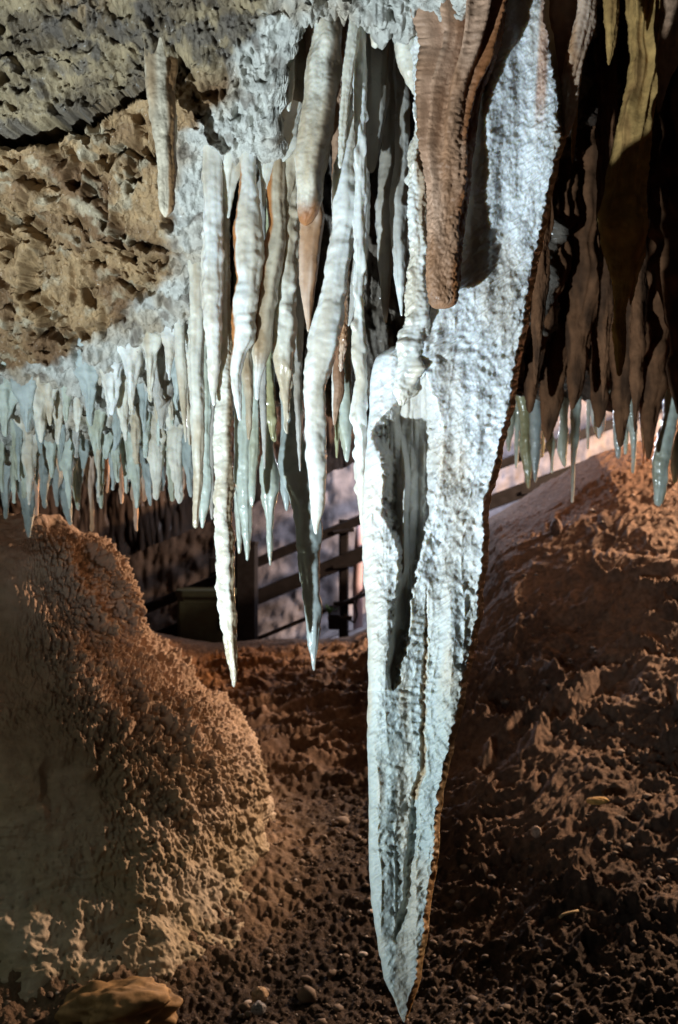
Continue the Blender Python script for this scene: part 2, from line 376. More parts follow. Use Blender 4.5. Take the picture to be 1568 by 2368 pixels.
# ------------------------------------------------------------------ flowstone mound at the left
def build_mound():
    cx, cy = -1.38, 4.40
    nz, nt = 680, 1150
    prof = [(0.0, 0.0), (.002, .03), (.010, .10), (.035, .17), (.09, .26), (.28, .39), (.41, .45), (.56, .49), (.73, .62), (.875, .77), (1.02, .89), (1.157, .96), (1.30, .98), (1.46, 1.00), (1.62, 1.08), (1.80, 1.30)]
    pr = np.array(prof)
    # resample by arclength
    tt = np.linspace(0, 1.8, 4000); rr = smooth_interp(tt, pr[:, 0], pr[:, 1])
    s = np.concatenate([[0], np.cumsum(np.hypot(np.diff(tt), np.diff(rr)))])
    ss = np.linspace(0, s[-1], nz); h = np.interp(ss, s, tt); r = np.interp(ss, s, rr)
    # finer steps on the side that shows
    a = np.linspace(0, 1, nt, endpoint=False)
    th = np.pi * 2 * a + .55 * np.sin(2 * np.pi * a) ; th = -np.pi / 4 + np.pi + th
    TH, H = np.meshgrid(th, h); R = np.repeat(r[:, None], nt, 1)
    SS = np.repeat(ss[:, None], nt, 1)
    dirx = np.cos(TH); diry = np.sin(TH)
    low = sst(.7, 1.6, H)
    R = R * (1 - sst(.6, 1.1, H) * .12 * np.maximum(0, -diry) ** 2 + sst(1.15, 1.72, H) * .26 * np.maximum(0, -diry) + .05 * np.sin(2 * TH + 1) * sst(.05, .4, H))
    X = cx + R * dirx; Yv = cy + R * diry; Z = -0.0 - H
    G = np.stack([X, Yv, Z], -1); n = grid_normals(G).reshape(-1, 3)
    q = G.reshape(-1, 3); out = np.stack([dirx.ravel(), diry.ravel(), np.full(dirx.size, .4)], -1)
    n = n * np.sign((n * out).sum(1))[:, None]
    n[:nt * 3] = (0, 0, 1)
    thx = TH.ravel() * .85
    wob = np.stack([fbm(q * 14, 201, 2), fbm(q * 14, 202, 2)], -1)
    lowr = low.ravel(); up = sst(.0, .2, H.ravel())
    qs = q * np.array([1, 1, .42]) + .03 * np.stack([wob[:, 0], wob[:, 1], wob[:, 0]], -1)
    d = .07 * fbm(q * 3.0, 203, 3) + .03 * fbm(qs * 10, 204, 3) * sst(-.6, .2, n[:, 0] * .87 + n[:, 1] * .48)
    d = d - .05 * sst(.25, .6, vn(qs * 5.5 + 3.7, 218)) * sst(.05, .25, H.ravel()) * sst(1.25, .9, H.ravel())
    uu = np.stack([thx * 27, SS.ravel() * 16], -1) + .55 * wob; f1, f2 = worley2(uu, 21)
    uu = np.stack([thx * 58, SS.ravel() * 36], -1) + .5 * wob; g1, g2 = worley2(uu, 22)
    sp = 1.25 * np.maximum(0, .62 - f1) * sst(-.25, .25, fbm(q * 5, 222, 3)) + .75 * np.maximum(0, .6 - g1) + .35 * vn(qs * 95, 219) + .25 * np.maximum(0, vn(qs * 40, 205))
    right_face = np.clip(sst(-.30, .15, n[:, 0] * .87 + n[:, 1] * .48 + .25 * fbm(q * 4, 221, 2)), 0, 1)
    d = d + .047 * sp * (.03 + .97 * right_face) * up * (1 - .8 * lowr)
    # low apron: small terraces and holes
    rip = ridged(np.stack([thx * 4, SS.ravel() * 20 + 1.5 * fbm(q * 5, 209, 2), thx * 0], -1), 210, 3)
    k1, k2 = worley2(np.stack([thx * 20, SS.ravel() * 26], -1) + .6 * wob, 23)
    d = d + lowr * (.016 * rip - .012 * sst(.14, .04, k1) + .018 * fbm(q * 16, 220, 3)) + .004 * fbm(q * 50, 211, 2)
    P = q + n * d[:, None]
    P[:nt, :] = P[:nt, :].mean(0)
    c = mix((.41, .305, .235), (.30, .215, .155), sst(-.3, .4, fbm(q * 5, 212, 3)))
    c = mix(c, (.40, .31, .23), sst(.1, .5, fbm(q * 18, 213, 3)) * .6)
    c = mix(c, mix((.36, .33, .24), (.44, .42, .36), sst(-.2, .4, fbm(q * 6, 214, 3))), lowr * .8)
    left_shade = sst(.0, -.7, dirx.ravel()); c = mix(c, (.27, .26, .20), left_shade * .7)  # left side toned grey-green for the light falling there
    loc = np.array([cx, cy, CZ - 1.6]); P[:, 2] += CZ
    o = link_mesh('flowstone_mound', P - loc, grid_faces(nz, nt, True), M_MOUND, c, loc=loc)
    tag(o, 'large rough brown flowstone mound rising from the floor at the left', 'rock formation')
build_mound()

# ------------------------------------------------------------------ stalactites
WHITE = ((.74, .75, .71), (.60, .55, .45)); CREAM = ((.68, .66, .57), (.50, .42, .30)); GREENISH = ((.52, .57, .50), (.38, .39, .29))
GREY = ((.46, .45, .41), (.30, .27, .22)); BLUE = ((.43, .48, .46), (.29, .33, .31)); BROWN = ((.40, .25, .16), (.24, .12, .06))  # GREY puts the tone of shadowed stalactites into the colour
SALMON = ((.60, .44, .33), (.42, .24, .13)); DARK = ((.16, .075, .036), (.06, .03, .016)); OLIVE = ((.42, .44, .28), (.34, .31, .16))  # DARK holds the drapery's shadow on the columns as colour
TAN = ((.50, .44, .33), (.34, .24, .14)); OCHRE = ((.50, .31, .11), (.32, .18, .065))
SEED = [0]
def stal(label, pts, d, pal=WHITE, group='', name='stalactite', ripple=.05, lumps=.10, depth=.9, flute=0, crust=0.0, stain_shade=None, tipcol=None,
         flat=False, up=True, lean=0.0, mtl=None, res=2.6, knob=0.0, flare=1.75):
    SEED[0] += 1; sd = SEED[0] * 13
    pts = [tuple(map(float, p)) for p in pts]
    x0, y0, w0 = pts[0]
    if up:      # carry the root up to the rock it hangs from
        zc = ceil_z((x0 - 784) / F * d, d) + .11
        yc = 1184 - zc / d * F
        if yc < y0 - 6:
            L = y0 - yc
            if L > 130:
                pts.insert(0, (x0, y0 - L * .45, w0 * 1.08)); pts.insert(0, (x0, yc + 45, w0 * 1.3))
            pts.insert(0, (x0, yc, w0 * flare + 4))
    a = np.array(pts); yy0, yy1 = a[0, 1], a[-1, 1]
    n = max(14, int((yy1 - yy0) / res)); ys = np.linspace(yy0, yy1, n)
    xs = smooth_interp(ys, a[:, 1], a[:, 0]); ws = smooth_interp(ys, a[:, 1], a[:, 2])
    if not flat:      # round the drop at the end
        e = np.clip((yy1 - ys) / max(a[-1, 2] * 1.6, 2), 0, 1); ws = ws * np.sqrt(np.clip(1 - (1 - e) ** 2, .02, 1))
    m = int(np.clip(2 * math.pi * a[:, 2].max() / 3.0, 14, 110))
    s = d / F
    X = (xs - 784) * s; Z = (1184 - ys) * s; R = ws * s
    # gentle wander so it is not dead straight
    zz = np.stack([Z * 6, Z * 0 + sd, Z * 0], -1)
    X = X + R * .15 * vn(zz * 1.7, sd); 
    th = np.linspace(0, 2 * math.pi, m, endpoint=False)
    TH, RR = np.meshgrid(th, R); ZZ = np.repeat(Z[:, None], m, 1); XX = np.repeat(X[:, None], m, 1)
    Yc = d + np.repeat((lean * (Z - Z[-1]))[:, None], m, 1)
    cx = np.cos(TH).ravel(); sx = np.sin(TH).ravel(); r = RR.ravel(); z = ZZ.ravel()
    q = np.stack([XX.ravel() + r * cx, Yc.ravel() + r * sx * depth, z], -1)
    k = np.minimum(r, .03)
    body = np.clip(r / .006, 0, 1)
    rp = vn(np.stack([cx * .9, sx * .9, z * 42], -1) + sd * .37, sd + 1) + .35 * vn(np.stack([cx * 1.6, sx * 1.6, z * 95], -1) + sd * .37, sd + 2)
    dr = r * lumps * vn(np.stack([cx * 1.3, sx * 1.3, z * 16], -1) + sd, sd + 3) + k * ripple * 2 * rp * body
    dr = dr + .0012 * fbm(q * 90, sd + 4, 2) * body + r * .10 * vn(np.stack([cx * 2.4, sx * 2.4, z * 5], -1) + sd, sd + 14)
    if knob: dr = dr + knob * np.maximum(0, vn(np.stack([cx * 1.5, sx * 1.5, z * 38], -1) + sd, sd + 5)) ** 1.5
    if flute:
        fa = flute * np.clip((z - Z[-1]) / (Z[0] - Z[-1]) * 1.5 - .35, 0, 1)
        dr = dr + r * fa * (ridged(np.stack([cx * 2.1, sx * 2.1, z * .7], -1) + sd, sd + 6, 2) - .2)
    if crust:
        g1, _ = worley2(np.stack([TH.ravel() * float(R.mean()) * 120, z * 115], -1) + .5 * fbm(q * 60, sd + 8, 2)[:, None], sd)
        dr = dr + crust * (.45 - g1) + crust * .6 * fbm(q * 150, sd + 9, 2)
    rn = np.maximum(r + dr, .0004)
    P = np.stack([XX.ravel() + rn * cx, Yc.ravel() + rn * sx * depth, z], -1)
    t = sst(-.25, .5, fbm(np.stack([q[:, 0] * 26, q[:, 1] * 26, q[:, 2] * 6], -1), sd + 10, 3))
    c = mix(pal[0], pal[1], t)
    if stain_shade is not None:      # (colour, angle, width, from, to) a mineral or painted-shade stripe down one side
        scol, sa, sw, f0, f1_ = stain_shade
        da = np.abs((TH.ravel() - sa + math.pi) % (2 * math.pi) - math.pi)
        v = (ZZ.ravel() - Z[-1]) / (Z[0] - Z[-1]); v = 1 - v
        c = mix(c, scol, sst(sw, sw * .55, da + .25 * fbm(q * 20, sd + 11, 2)) * sst(f0 - .03, f0 + .03, v) * sst(f1_ + .03, f1_ - .03, v))
    if tipcol is not None:
        v = (z - Z[-1]) / s
        c = mix(c, tipcol[0], sst(tipcol[1], tipcol[1] * .3, v + 14 * fbm(q * 30, sd + 12, 2)))
    # close the ends
    f = grid_faces(n, m, True)
    top = np.array([[X[0], d, Z[0]]]); bot = np.array([[X[-1], d, Z[-1] - (0 if flat else .0008)]])
    Yb = Yc[-1, 0]; bot[0, 1] = Yb; top[0, 1] = Yc[0, 0]
    nv = n * m
    P = np.vstack([P, top, bot]); c = np.vstack([c, c[:1], c[nv - 1:nv]])
    j = np.arange(m); j2 = (j + 1) % m
    caps = np.concatenate([np.stack([j2, j, np.full(m, nv), np.full(m, nv)], -1), np.stack([(n - 1) * m + j, (n - 1) * m + j2, np.full(m, nv + 1), np.full(m, nv + 1)], -1)])
    faces = [tuple(x) for x in f[:, ::-1].tolist()] + [tuple(x[:3]) for x in caps[:, ::-1].tolist() for x in [sorted(set(x), key=x.index)]]
    loc = np.array([X[0], Yc[0, 0], Z[0]])
    P = P - loc; loc[2] += CZ
    if mtl is None: mtl = M_DARK if pal in (DARK, OCHRE) else (M_STAIN if pal is BROWN else M_CALC)
    o = link_mesh(name, P, faces, mtl, c, loc=loc)
    tag(o, label, 'stalactite', group)
    return o

GC = 'stalactites of the central cluster'
ORANGE = (.42, .17, .05)
stal('thick ribbed white stalactite, leftmost of the central cluster, ending in a slim tip', [(490, 380, 24), (492, 480, 24), (493, 600, 25), (494, 720, 24), (494, 784, 20), (494, 830, 17), (494, 880, 11), (495, 939, 4)], 2.42, WHITE, GC, ripple=.07, flare=2.6)
stal('very long white stalactite with shade-browned right side, left of the two reaching lowest', [(521, 520, 9), (521, 650, 11), (522, 760, 13), (521, 850, 16), (519, 945, 19), (517, 1041, 22), (519, 1201, 21), (521, 1300, 22), (526, 1380, 21), (531, 1440, 19), (534, 1490, 15), (538, 1530, 11), (541, 1565, 7), (541, 1589, 3)], 2.45, CREAM, GC, ripple=.09, crust=.0022, stain_shade=((.36, .27, .17), -.2, 1.1, .2, 1))  # brown on the right is the shaded side put into the colour
stal('broad white stalactite with banded front hooking left to a thin tip', [(574, 400, 18), (575, 470, 26), (576, 570, 36), (575, 666, 30), (566, 740, 28), (562, 790, 25), (552, 817, 18), (545, 865, 13), (549, 913, 10), (555, 974, 4)], 2.41, WHITE, GC, ripple=.06, stain_shade=(ORANGE, 3.3, .5, .2, .8), flare=2.6)
stal('stalactite with an orange stripe down its left side and white hooked tip', [(640, 520, 22), (634, 570, 28), (626, 640, 28), (617, 700, 27), (609, 753, 25), (604, 801, 24), (600, 849, 13), (596, 881, 8), (595, 926, 4)], 2.44, TAN, GC, ripple=.04, stain_shade=(ORANGE, -2.55, .75, .0, .82), tipcol=((.74, .74, .70), 120))
stal('knobbly white and grey stalactite tapering between the orange striped one and the great white one', [(668, 480, 26), (668, 540, 28), (664, 600, 24), (660, 660, 26), (658, 785, 28), (655, 849, 20), (658, 913, 11), (661, 960, 6), (663, 1003, 3)], 2.47, CREAM, GC, ripple=.05, knob=.008, flare=2.6)
stal('short stout stalactite with white front, shade-darkened right side and blunt rusty brown tip', [(756, 60, 36), (746, 160, 38), (736, 260, 38), (727, 360, 38), (719, 430, 34), (713, 475, 27), (709, 505, 19), (707, 522, 8)], 2.25, CREAM, GC, ripple=.02, crust=.0012, lumps=.2, stain_shade=((.13, .09, .055), -.35, 1.25, .05, 1), tipcol=((.34, .15, .06), 60), depth=1.3, mtl=M_CRUST, flare=1.2)  # dark stripe paints the side turned away from the lamp
stal('slim salmon coloured stalactite with smooth face and pointed tip', [(727, 440, 18), (724, 500, 26), (718, 560, 24), (714, 620, 22), (712, 680, 16), (713, 730, 9), (713, 768, 3)], 2.38, SALMON, GC, ripple=.02, stain_shade=((.30, .16, .08), -.4, 1.0, 0, 1))
stal('big ribbed white stalactite in the middle of the cluster with a creamy pointed tip', [(826, 190, 10), (822, 260, 18), (812, 320, 22), (801, 400, 28), (800, 480, 32), (791, 560, 28), (780, 624, 28), (768, 690, 30), (757, 740, 36), (746, 785, 38), (737, 849, 32), (731, 913, 25), (732, 1009, 23), (735, 1073, 23), (734, 1121, 20), (735, 1169, 16), (731, 1205, 9), (731, 1236, 3)], 2.3, WHITE, GC, ripple=.06, lumps=.12)
stal('grey shaded stalactite tucked behind the right side of the big white one', [(838, 500, 16), (836, 580, 18), (826, 660, 14), (815, 720, 8), (806, 755, 3)], 2.5, GREY, GC)
stal('small pinkish crusted stalactite right of the big white one', [(797, 700, 10), (795, 780, 9), (790, 830, 6), (788, 859, 3)], 2.5, SALMON, GC, crust=.004)
stal('short brown stalactite with a white edge, below the small pinkish crusted one', [(781, 840, 12), (781, 870, 15), (782, 900, 14), (776, 940, 9), (773, 984, 3)], 2.55, BROWN, GC, stain_shade=((.70, .68, .62), 3.14, .8, .5, 1))
stal('pale green white stalactite hanging between the big white one and the knobbly strip', [(797, 900, 14), (800, 960, 17), (802, 1020, 12), (803, 1045, 8), (803, 1069, 3)], 2.7, GREENISH, GC)
stal('tiny olive stalactite just right of the big white one', [(780, 1000, 6), (779, 1030, 5), (779, 1060, 2)], 2.75, OLIVE, GC)
stal('long wavy white strip of stalactite along the left edge of the great drapery', [(832, 690, 12), (832, 760, 14), (830, 830, 16), (836, 880, 13), (832, 960, 18), (836, 1020, 14), (836, 1100, 15), (838, 1180, 8), (839, 1220, 3)], 2.26, WHITE, GC, knob=.010, lumps=.2)
stal('yellowish beaded stalactite in the gap behind the cluster', [(621, 820, 8), (622, 880, 12), (626, 940, 12), (630, 1000, 7), (634, 1022, 2)], 2.85, OLIVE, GC, knob=.006)
stal('brownish grey stalactite behind the hooked white tip', [(570, 850, 16), (577, 920, 10), (576, 980, 7), (575, 1018, 3)], 2.8, TAN, GC)
stal('wide pale green stalactite just right of the very long left one', [(566, 960, 14), (565, 1010, 18), (562, 1080, 21), (565, 1140, 20), (570, 1200, 14), (571, 1240, 10), (572, 1275, 6), (572, 1297, 3)], 3.0, GREENISH, GC)
stal('thin blunt stalactite between the very long left one and the wide pale green one', [(551, 1100, 10), (551, 1160, 9), (552, 1220, 7), (553, 1260, 5), (553, 1281, 3)], 3.05, GREENISH, GC)
stal('slim pale stalactite with a bead of water, above the wide pale green one', [(590, 960, 9), (588, 1040, 12), (584, 1100, 9), (582, 1150, 7), (582, 1172, 3)], 2.9, GREENISH, GC)
stal('bulbous pale stalactite with a thin straight tail, left of the big aqua one', [(623, 1030, 12), (622, 1100, 23), (622, 1145, 20), (623, 1180, 11), (624, 1220, 8), (625, 1260, 7), (625, 1290, 4), (625, 1308, 2)], 3.0, GREENISH, GC)
stal('small pale pointed stalactite left of the big aqua one', [(657, 1080, 8), (660, 1135, 10), (663, 1165, 7), (663, 1182, 2)], 3.0, BLUE, GC)
stal('long aqua grey stalactite with a swelling near its tip, right of the two reaching lowest', [(678, 985, 20), (680, 1041, 32), (682, 1080, 36), (695, 1130, 34), (706, 1180, 30), (714, 1250, 28), (713, 1322, 22), (716, 1365, 18), (722, 1405, 20), (724, 1440, 17), (725, 1480, 13), (726, 1520, 7), (726, 1551, 3)], 2.75, BLUE, GC, ripple=.05, lumps=.14)
stal('thin dark grey stalactite deep in the gap left of the yellowish beaded one', [(606, 800, 10), (607, 900, 9), (610, 1000, 6), (612, 1085, 2)], 2.75, GREY, GC)
stal('long thin dark grey stalactite beside the left edge of the big white one', [(690, 760, 12), (688, 900, 9), (691, 1000, 6), (694, 1090, 2)], 2.6, GREY, GC)
stal('long straight cream stalactite just left of the very long one, ending in a blunt tip', [(456, 945, 16), (459, 1000, 15), (458, 1073, 12), (455, 1150, 9), (453, 1190, 8), (452, 1215, 6), (452, 1222, 4)], 2.7, CREAM, GC)
stal('pale green stalactite between the long straight cream one and the very long one', [(473, 1060, 14), (474, 1130, 16), (472, 1170, 13), (469, 1200, 7), (468, 1222, 3)], 2.85, GREENISH, GC)
stal('short thin grey stalactite close to the left side of the very long one', [(490, 1100, 6), (489, 1170, 5), (490, 1202, 2)], 3.0, GREY, GC)
stal('slender cream stalactite with a wide root on the white rock left of the cluster', [(415, 770, 12), (418, 850, 13), (423, 910, 9), (427, 960, 6), (429, 1023, 2)], 2.9, CREAM, GC)
stal('two toned grey stalactite in shade left of the wet knobbly column, with a glassy tip', [(905, 330, 22), (905, 400, 30), (900, 480, 34), (893, 560, 22), (892, 640, 14), (891, 700, 8), (891, 748, 4)], 2.5, GREY, GC, tipcol=((.72, .74, .74), 40))
stal('grey stalactite with a bright white lower face, touching the two toned grey one', [(930, 360, 16), (925, 470, 22), (922, 560, 18), (925, 640, 14), (927, 690, 7), (929, 731, 2)], 2.42, GREY, GC, tipcol=((.72, .74, .70), 190))
stal('wet knobbly pinkish white column joining the great drapery below', [(972, 300, 12), (960, 380, 15), (966, 480, 20), (966, 580, 20), (960, 640, 18), (962, 720, 28), (956, 790, 33), (942, 850, 34), (932, 900, 24), (930, 938, 6)], 2.2, WHITE, GC, knob=.014, lumps=.25, crust=.004, stain_shade=((.44, .34, .24), -.6, 1.0, .1, .6))
stal('brown fluted stalactite with a flat broken end in front of the great drapery', [(1090, -60, 90), (1082, 60, 82), (1066, 160, 68), (1052, 250, 57), (1040, 320, 53), (1034, 400, 49), (1029, 480, 44), (1028, 560, 40), (1028, 640, 37), (1029, 690, 32), (1028, 702, 29), (1024, 709, 22), (1022, 713, 12)], 2.13, ((.42, .26, .17), (.28, .145, .075)), GC, ripple=.008, flute=1.0, crust=.0045, lumps=.14, stain_shade=((.26, .10, .035), -.25, 1.0, .0, 1), flat=True, mtl=M_STAIN, depth=.75)
stal('short white curtain fused between the tops of the ribbed one and the hooked one', [(536, 320, 56), (534, 362, 44), (531, 395, 24), (530, 430, 13), (529, 470, 8), (528, 505, 3)], 2.43, CREAM, GC, lumps=.4, ripple=.06, depth=.6, flute=.4, flare=1.0)
stal('short white curtain fused above the orange striped stalactite', [(626, 320, 50), (622, 356, 38), (616, 392, 20), (613, 425, 11), (611, 455, 6), (610, 478, 2.5)], 2.43, CREAM, GC, lumps=.4, ripple=.06, depth=.6, flute=.4, flare=1.0)
stal('short cream curtain behind the stout brown tipped stalactite', [(672, 320, 40), (670, 380, 30), (666, 430, 18), (663, 480, 10), (662, 520, 3)], 2.45, TAN, GC, lumps=.4, ripple=.06, depth=.6, flute=.4, flare=1.0)
stal('grey fold of rock between the thin crusted rib and the two toned grey stalactite', [(868, 100, 34), (866, 240, 30), (860, 330, 22), (858, 400, 8)], 2.36, GREY, GC, lumps=.3, ripple=.02, flute=.5, depth=.6)
GU = 'short stalactites and ribs below the upper ceiling'
stal('stubby brown streaked stalactite hanging alone on the ochre ceiling at the left', [(372, 190, 34), (378, 260, 30), (382, 340, 24), (384, 420, 20), (384, 480, 17), (383, 502, 10)], 2.22, TAN, GU, crust=.0014, lumps=.25, stain_shade=((.22, .12, .05), -.5, .8, .0, 1), mtl=M_STAIN)
stal('tiny tan drip stalactite on white rock left of the ribbed white one', [(430, 440, 10), (430, 480, 7), (431, 540, 2)], 2.6, TAN, GU)
stal('thin crusted rib running down to the top of the big white stalactite', [(824, 20, 14), (815, 100, 14), (803, 180, 12), (797, 260, 10), (792, 330, 8), (786, 390, 4)], 2.22, CREAM, GU, crust=.0018, lumps=.2)
stal('blunt crusted white stub near the top, left of the white lobe', [(890, 10, 38), (882, 60, 28), (872, 95, 14), (868, 112, 6)], 2.25, CREAM, GU, crust=.0018, lumps=.2)
stal('smooth white lobe hanging beside the flat ended brown stalactite', [(945, 60, 42), (952, 130, 38), (962, 190, 24), (972, 228, 7)], 2.25, CREAM, GU, crust=.0018, lumps=.2)
stal('slim crusted stalactite left of the short stout brown tipped one', [(672, 110, 14), (671, 180, 11), (669, 230, 8), (668, 258, 4)], 2.35, CREAM, GU, crust=.0018, lumps=.2)
stal('white stub with pointed end above the orange striped stalactite', [(590, 300, 20), (583, 380, 16), (580, 440, 11), (578, 472, 4)], 2.48, WHITE, GU, ripple=.04)
stal('pinkish white crusted stalactite right of the great drapery, with a blunt end', [(1362, -30, 24), (1357, 30, 24), (1340, 100, 24), (1322, 180, 20), (1313, 250, 18), (1310, 290, 12), (1309, 318, 4)], 2.2, SALMON, GU, crust=.0018, lumps=.2, ripple=.02)
stal('shade-toned brown rib between the great drapery and the pinkish white blunt stalactite', [(1296, -30, 46), (1294, 60, 44), (1290, 150, 40), (1284, 230, 34), (1280, 300, 26), (1278, 345, 8)], 2.30, BROWN, GU, ripple=.02, lumps=.15)  # stands for the drapery's connecting membrane, its shade painted as brown
stal('thin orange brown drip stalactite against the dark vault right of the drapery', [(1330, 240, 8), (1327, 310, 6), (1325, 350, 4), (1324, 376, 2)], 2.4, OCHRE, GU)

# ------------------------------------------------------------------ the great drapery
def build_drapery():
    d0 = 2.20; s = d0 / F
    LB = [(-480, 1160), (-60, 1150), (60, 1142), (150, 1128), (220, 1116), (280, 1106), (400, 1090), (480, 1080), (560, 1066), (620, 1052), (660, 1020), (700, 1000), (750, 986), (782, 960), (805, 900), (830, 868), (880, 856), (960, 852), (1050, 846), (1192, 837), (1300, 839), (1440, 849), (1560, 851), (1690, 849), (1787, 853), (1900, 853), (2000, 854), (2100, 861), (2200, 876), (2260, 887), (2310, 912), (2345, 924), (2364, 934)]
    RB = [(-480, 1300), (-60, 1262), (60, 1272), (150, 1290), (220, 1302), (330, 1306), (400, 1290), (480, 1275), (560, 1258), (620, 1246), (700, 1229), (760, 1218), (850, 1203), (946, 1187), (1020, 1167), (1100, 1149), (1192, 1132), (1290, 1129), (1410, 1114), (1540, 1089), (1640, 1069), (1780, 1041), (1900, 1016), (2000, 1011), (2100, 994), (2200, 985), (2260, 975), (2310, 957), (2345, 946), (2364, 938)]
    nr, nf, nb = 1320, 240, 70
    ys = np.linspace(-480, 2364, nr)
    lb = smooth_interp(ys, *np.array(LB).T); rb = smooth_interp(ys, *np.array(RB).T)
    jit = np.stack([ys * .035, ys * 0, ys * 0], -1)
    lb = lb + 3.0 * fbm(jit, 301, 3); rb = rb + 4 * fbm(jit, 302, 3) + 5 * fbm(jit * .3, 303, 2)
    lb = np.minimum(lb, rb - 1.5)
    f = np.linspace(0, 1, nf)
    PX = lb[:, None] + (rb - lb)[:, None] * f[None, :]; PY = np.repeat(ys[:, None], nf, 1)
    W = (rb - lb)[:, None] * s
    Fq = np.repeat(f[None, :], nr, 0)
    # broad section: rounded left shoulder, right edge swept back
    sec = .055 * (1 - np.sqrt(np.clip(1 - (1 - np.clip(Fq / .16, 0, 1)) ** 2, 0, 1))) + .0 * Fq
    edgew = np.clip(14 / np.maximum((rb - lb), 12), 0, .35)[:, None]
    re = np.clip((Fq - (1 - edgew)) / edgew, 0, 1)
    sec = sec * np.clip(W / .2, .15, 1) + np.where(re > 0, .008 + .05 * re, 0) * np.clip(W / .1, .2, 1)
    dep = sec
    # left ridge stands forward of the wide groove, shaped to hold the cast shadow
    gx = smooth_interp(ys, [860, 930, 1000, 1100, 1200, 1300, 1400, 1500, 1560, 1600], [985, 962, 940, 950, 946, 948, 927, 918, 908, 912])[:, None]
    gw = smooth_interp(ys, [860, 900, 950, 1000, 1100, 1200, 1300, 1400, 1500, 1560, 1600], [0.1, 18, 46, 66, 55, 44, 22, 17, 17, 12, .1])[:, None]
    gon = ((ys > 862) & (ys < 1598))[:, None]
    wav = (9 * fbm(np.stack([PX.ravel() * .016, PY.ravel() * .016, PX.ravel() * 0], -1), 303, 3) + 7 * fbm(np.stack([PX.ravel() * .09, PY.ravel() * .09, PX.ravel() * 0], -1), 320, 3)).reshape(PX.shape)
    ge = np.abs(PX + wav - gx) / np.maximum(gw, 1)
    groove = sst(1.30, .62, ge) * gon
    dep = dep + groove * np.clip(gw * s * 1.3, .010, .070)
    left = sst(0, 1, (gx - PX) / 14) * (sst(930, 1060, PY) * sst(1750, 1450, PY))
    dep = dep - .034 * left * gon
    # narrow crack lower down
    kx = smooth_interp(ys, [1350, 1560, 1790, 1850, 1930, 2030, 2100, 2175], [986, 981, 975, 960, 955, 947, 938, 914])[:, None]
    kw = smooth_interp(ys, [1350, 1560, 1780, 1850, 1930, 2030, 2100, 2178], [2, 5, 6, 7, 9, 9, 9, 2])[:, None]
    kon = (sst(1335, 1470, ys) * sst(2182, 2140, ys))[:, None]
    ke = np.abs(PX + wav * .7 - kx) / np.maximum(kw, 1)
    crack = sst(1.6, .5, ke) * kon
    brk = .55 + .45 * sst(-.15, .15, fbm(np.stack([PY.ravel() * .05, PX.ravel() * .005, PX.ravel() * 0], -1), 304, 2)).reshape(PX.shape)
    brk = np.where(PY < 1800, brk, 1)
    dep = dep + .020 * crack * brk
    # gentle valley each side of the crack, vertical folds
    dep = dep + .02 * sst(70, 0, np.abs(PX - kx)) * kon
    X = (PX - 784) * s; Z = (1184 - PY) * s
    q = np.stack([X.ravel(), Z.ravel(), X.ravel() * 0], -1)
    comb = vn(np.stack([q[:, 0] * 22, q[:, 1] * 105 + q[:, 0] * 30, q[:, 2]], -1), 330).reshape(PX.shape) + .5 * vn(np.stack([q[:, 0] * 40, q[:, 1] * 190, q[:, 2]], -1), 331).reshape(PX.shape)
    nearc = (sst(75, 8, np.abs(PX - kx + 14)) * kon * sst(1340, 1500, PY))
    dep = dep + .0045 * nearc * comb * (.3 + .7 * sst(-.2, .3, fbm(q * 9, 332, 2))).reshape(PX.shape)
    dep = dep + (.026 * fbm(np.stack([q[:, 0] * 13, q[:, 1] * 2.2, q[:, 2]], -1), 305, 3) + .010 * fbm(q * 11, 306, 3)).reshape(PX.shape)
    fold = ridged(np.stack([q[:, 0] * 24 + .5 * fbm(q * 5, 340, 2), q[:, 1] * 1.3, q[:, 2]], -1), 341, 2).reshape(PX.shape)
    rings = vn(np.stack([q[:, 0] * 9, q[:, 1] * 62 + 1.6 * fold.ravel(), q[:, 2]], -1), 342).reshape(PX.shape)
    dep = dep - (.007 * fold + .0035 * rings) * (.45 * sst(500, 700, PY) + .55 * sst(950, 1500, PY)) * (1 - groove)
    # popcorn crust in slanting rows
    sh = .6 * np.stack([fbm(q * 22, 307, 2), fbm(q * 22, 308, 2)], -1)
    a = .6
    ua = q[:, 0] * math.cos(a) + q[:, 1] * math.sin(a); va = -q[:, 0] * math.sin(a) + q[:, 1] * math.cos(a)
    f1, f2 = worley2(np.stack([ua * 60, va * 88], -1) + sh, 31)
    g1, g2 = worley2(np.stack([q[:, 0] * 135, q[:, 1] * 120], -1) + sh, 32)
    smooth_left = sst(.0, 1, (PX - (lb[:, None] + 55)) / 60).ravel()
    amp = (.85 + .15 * smooth_left) * (1 - .9 * groove.ravel()) * sst(-60, 700, PY.ravel() + 300)
    st = ridged(np.stack([ua * 26, va * 95, q[:, 2]], -1), 321, 3)
    bumps = .0022 * np.maximum(0, .62 - f1) / .62 + .0014 * np.maximum(0, .6 - g1) + .0040 * st + .004 * fbm(q * 30, 322, 3)
    dm, _ = worley2(np.stack([ua * 30, va * 44], -1) + sh, 34)
    bumps = bumps - .006 * sst(.42, .05, dm) * sst(-.2, .3, fbm(q * 12, 323, 2))
    dep = dep - (amp * bumps).reshape(PX.shape) - (.0010 * fbm(q * 190, 309, 2)).reshape(PX.shape)
    inn = groove.ravel(); dep = dep + (inn * (.018 * ridged(np.stack([q[:, 0] * 26, q[:, 1] * 3.5, q[:, 2]], -1), 324, 3) + .006 * fbm(q * 40, 325, 2))).reshape(PX.shape)
    dep = dep - .05 * sst(640, 250, PY)
    # the upper blade hangs a little nearer the roof
    Yf = d0 + dep
    X = (PX - 784) / F * Yf; Z = (1184 - PY) / F * Yf
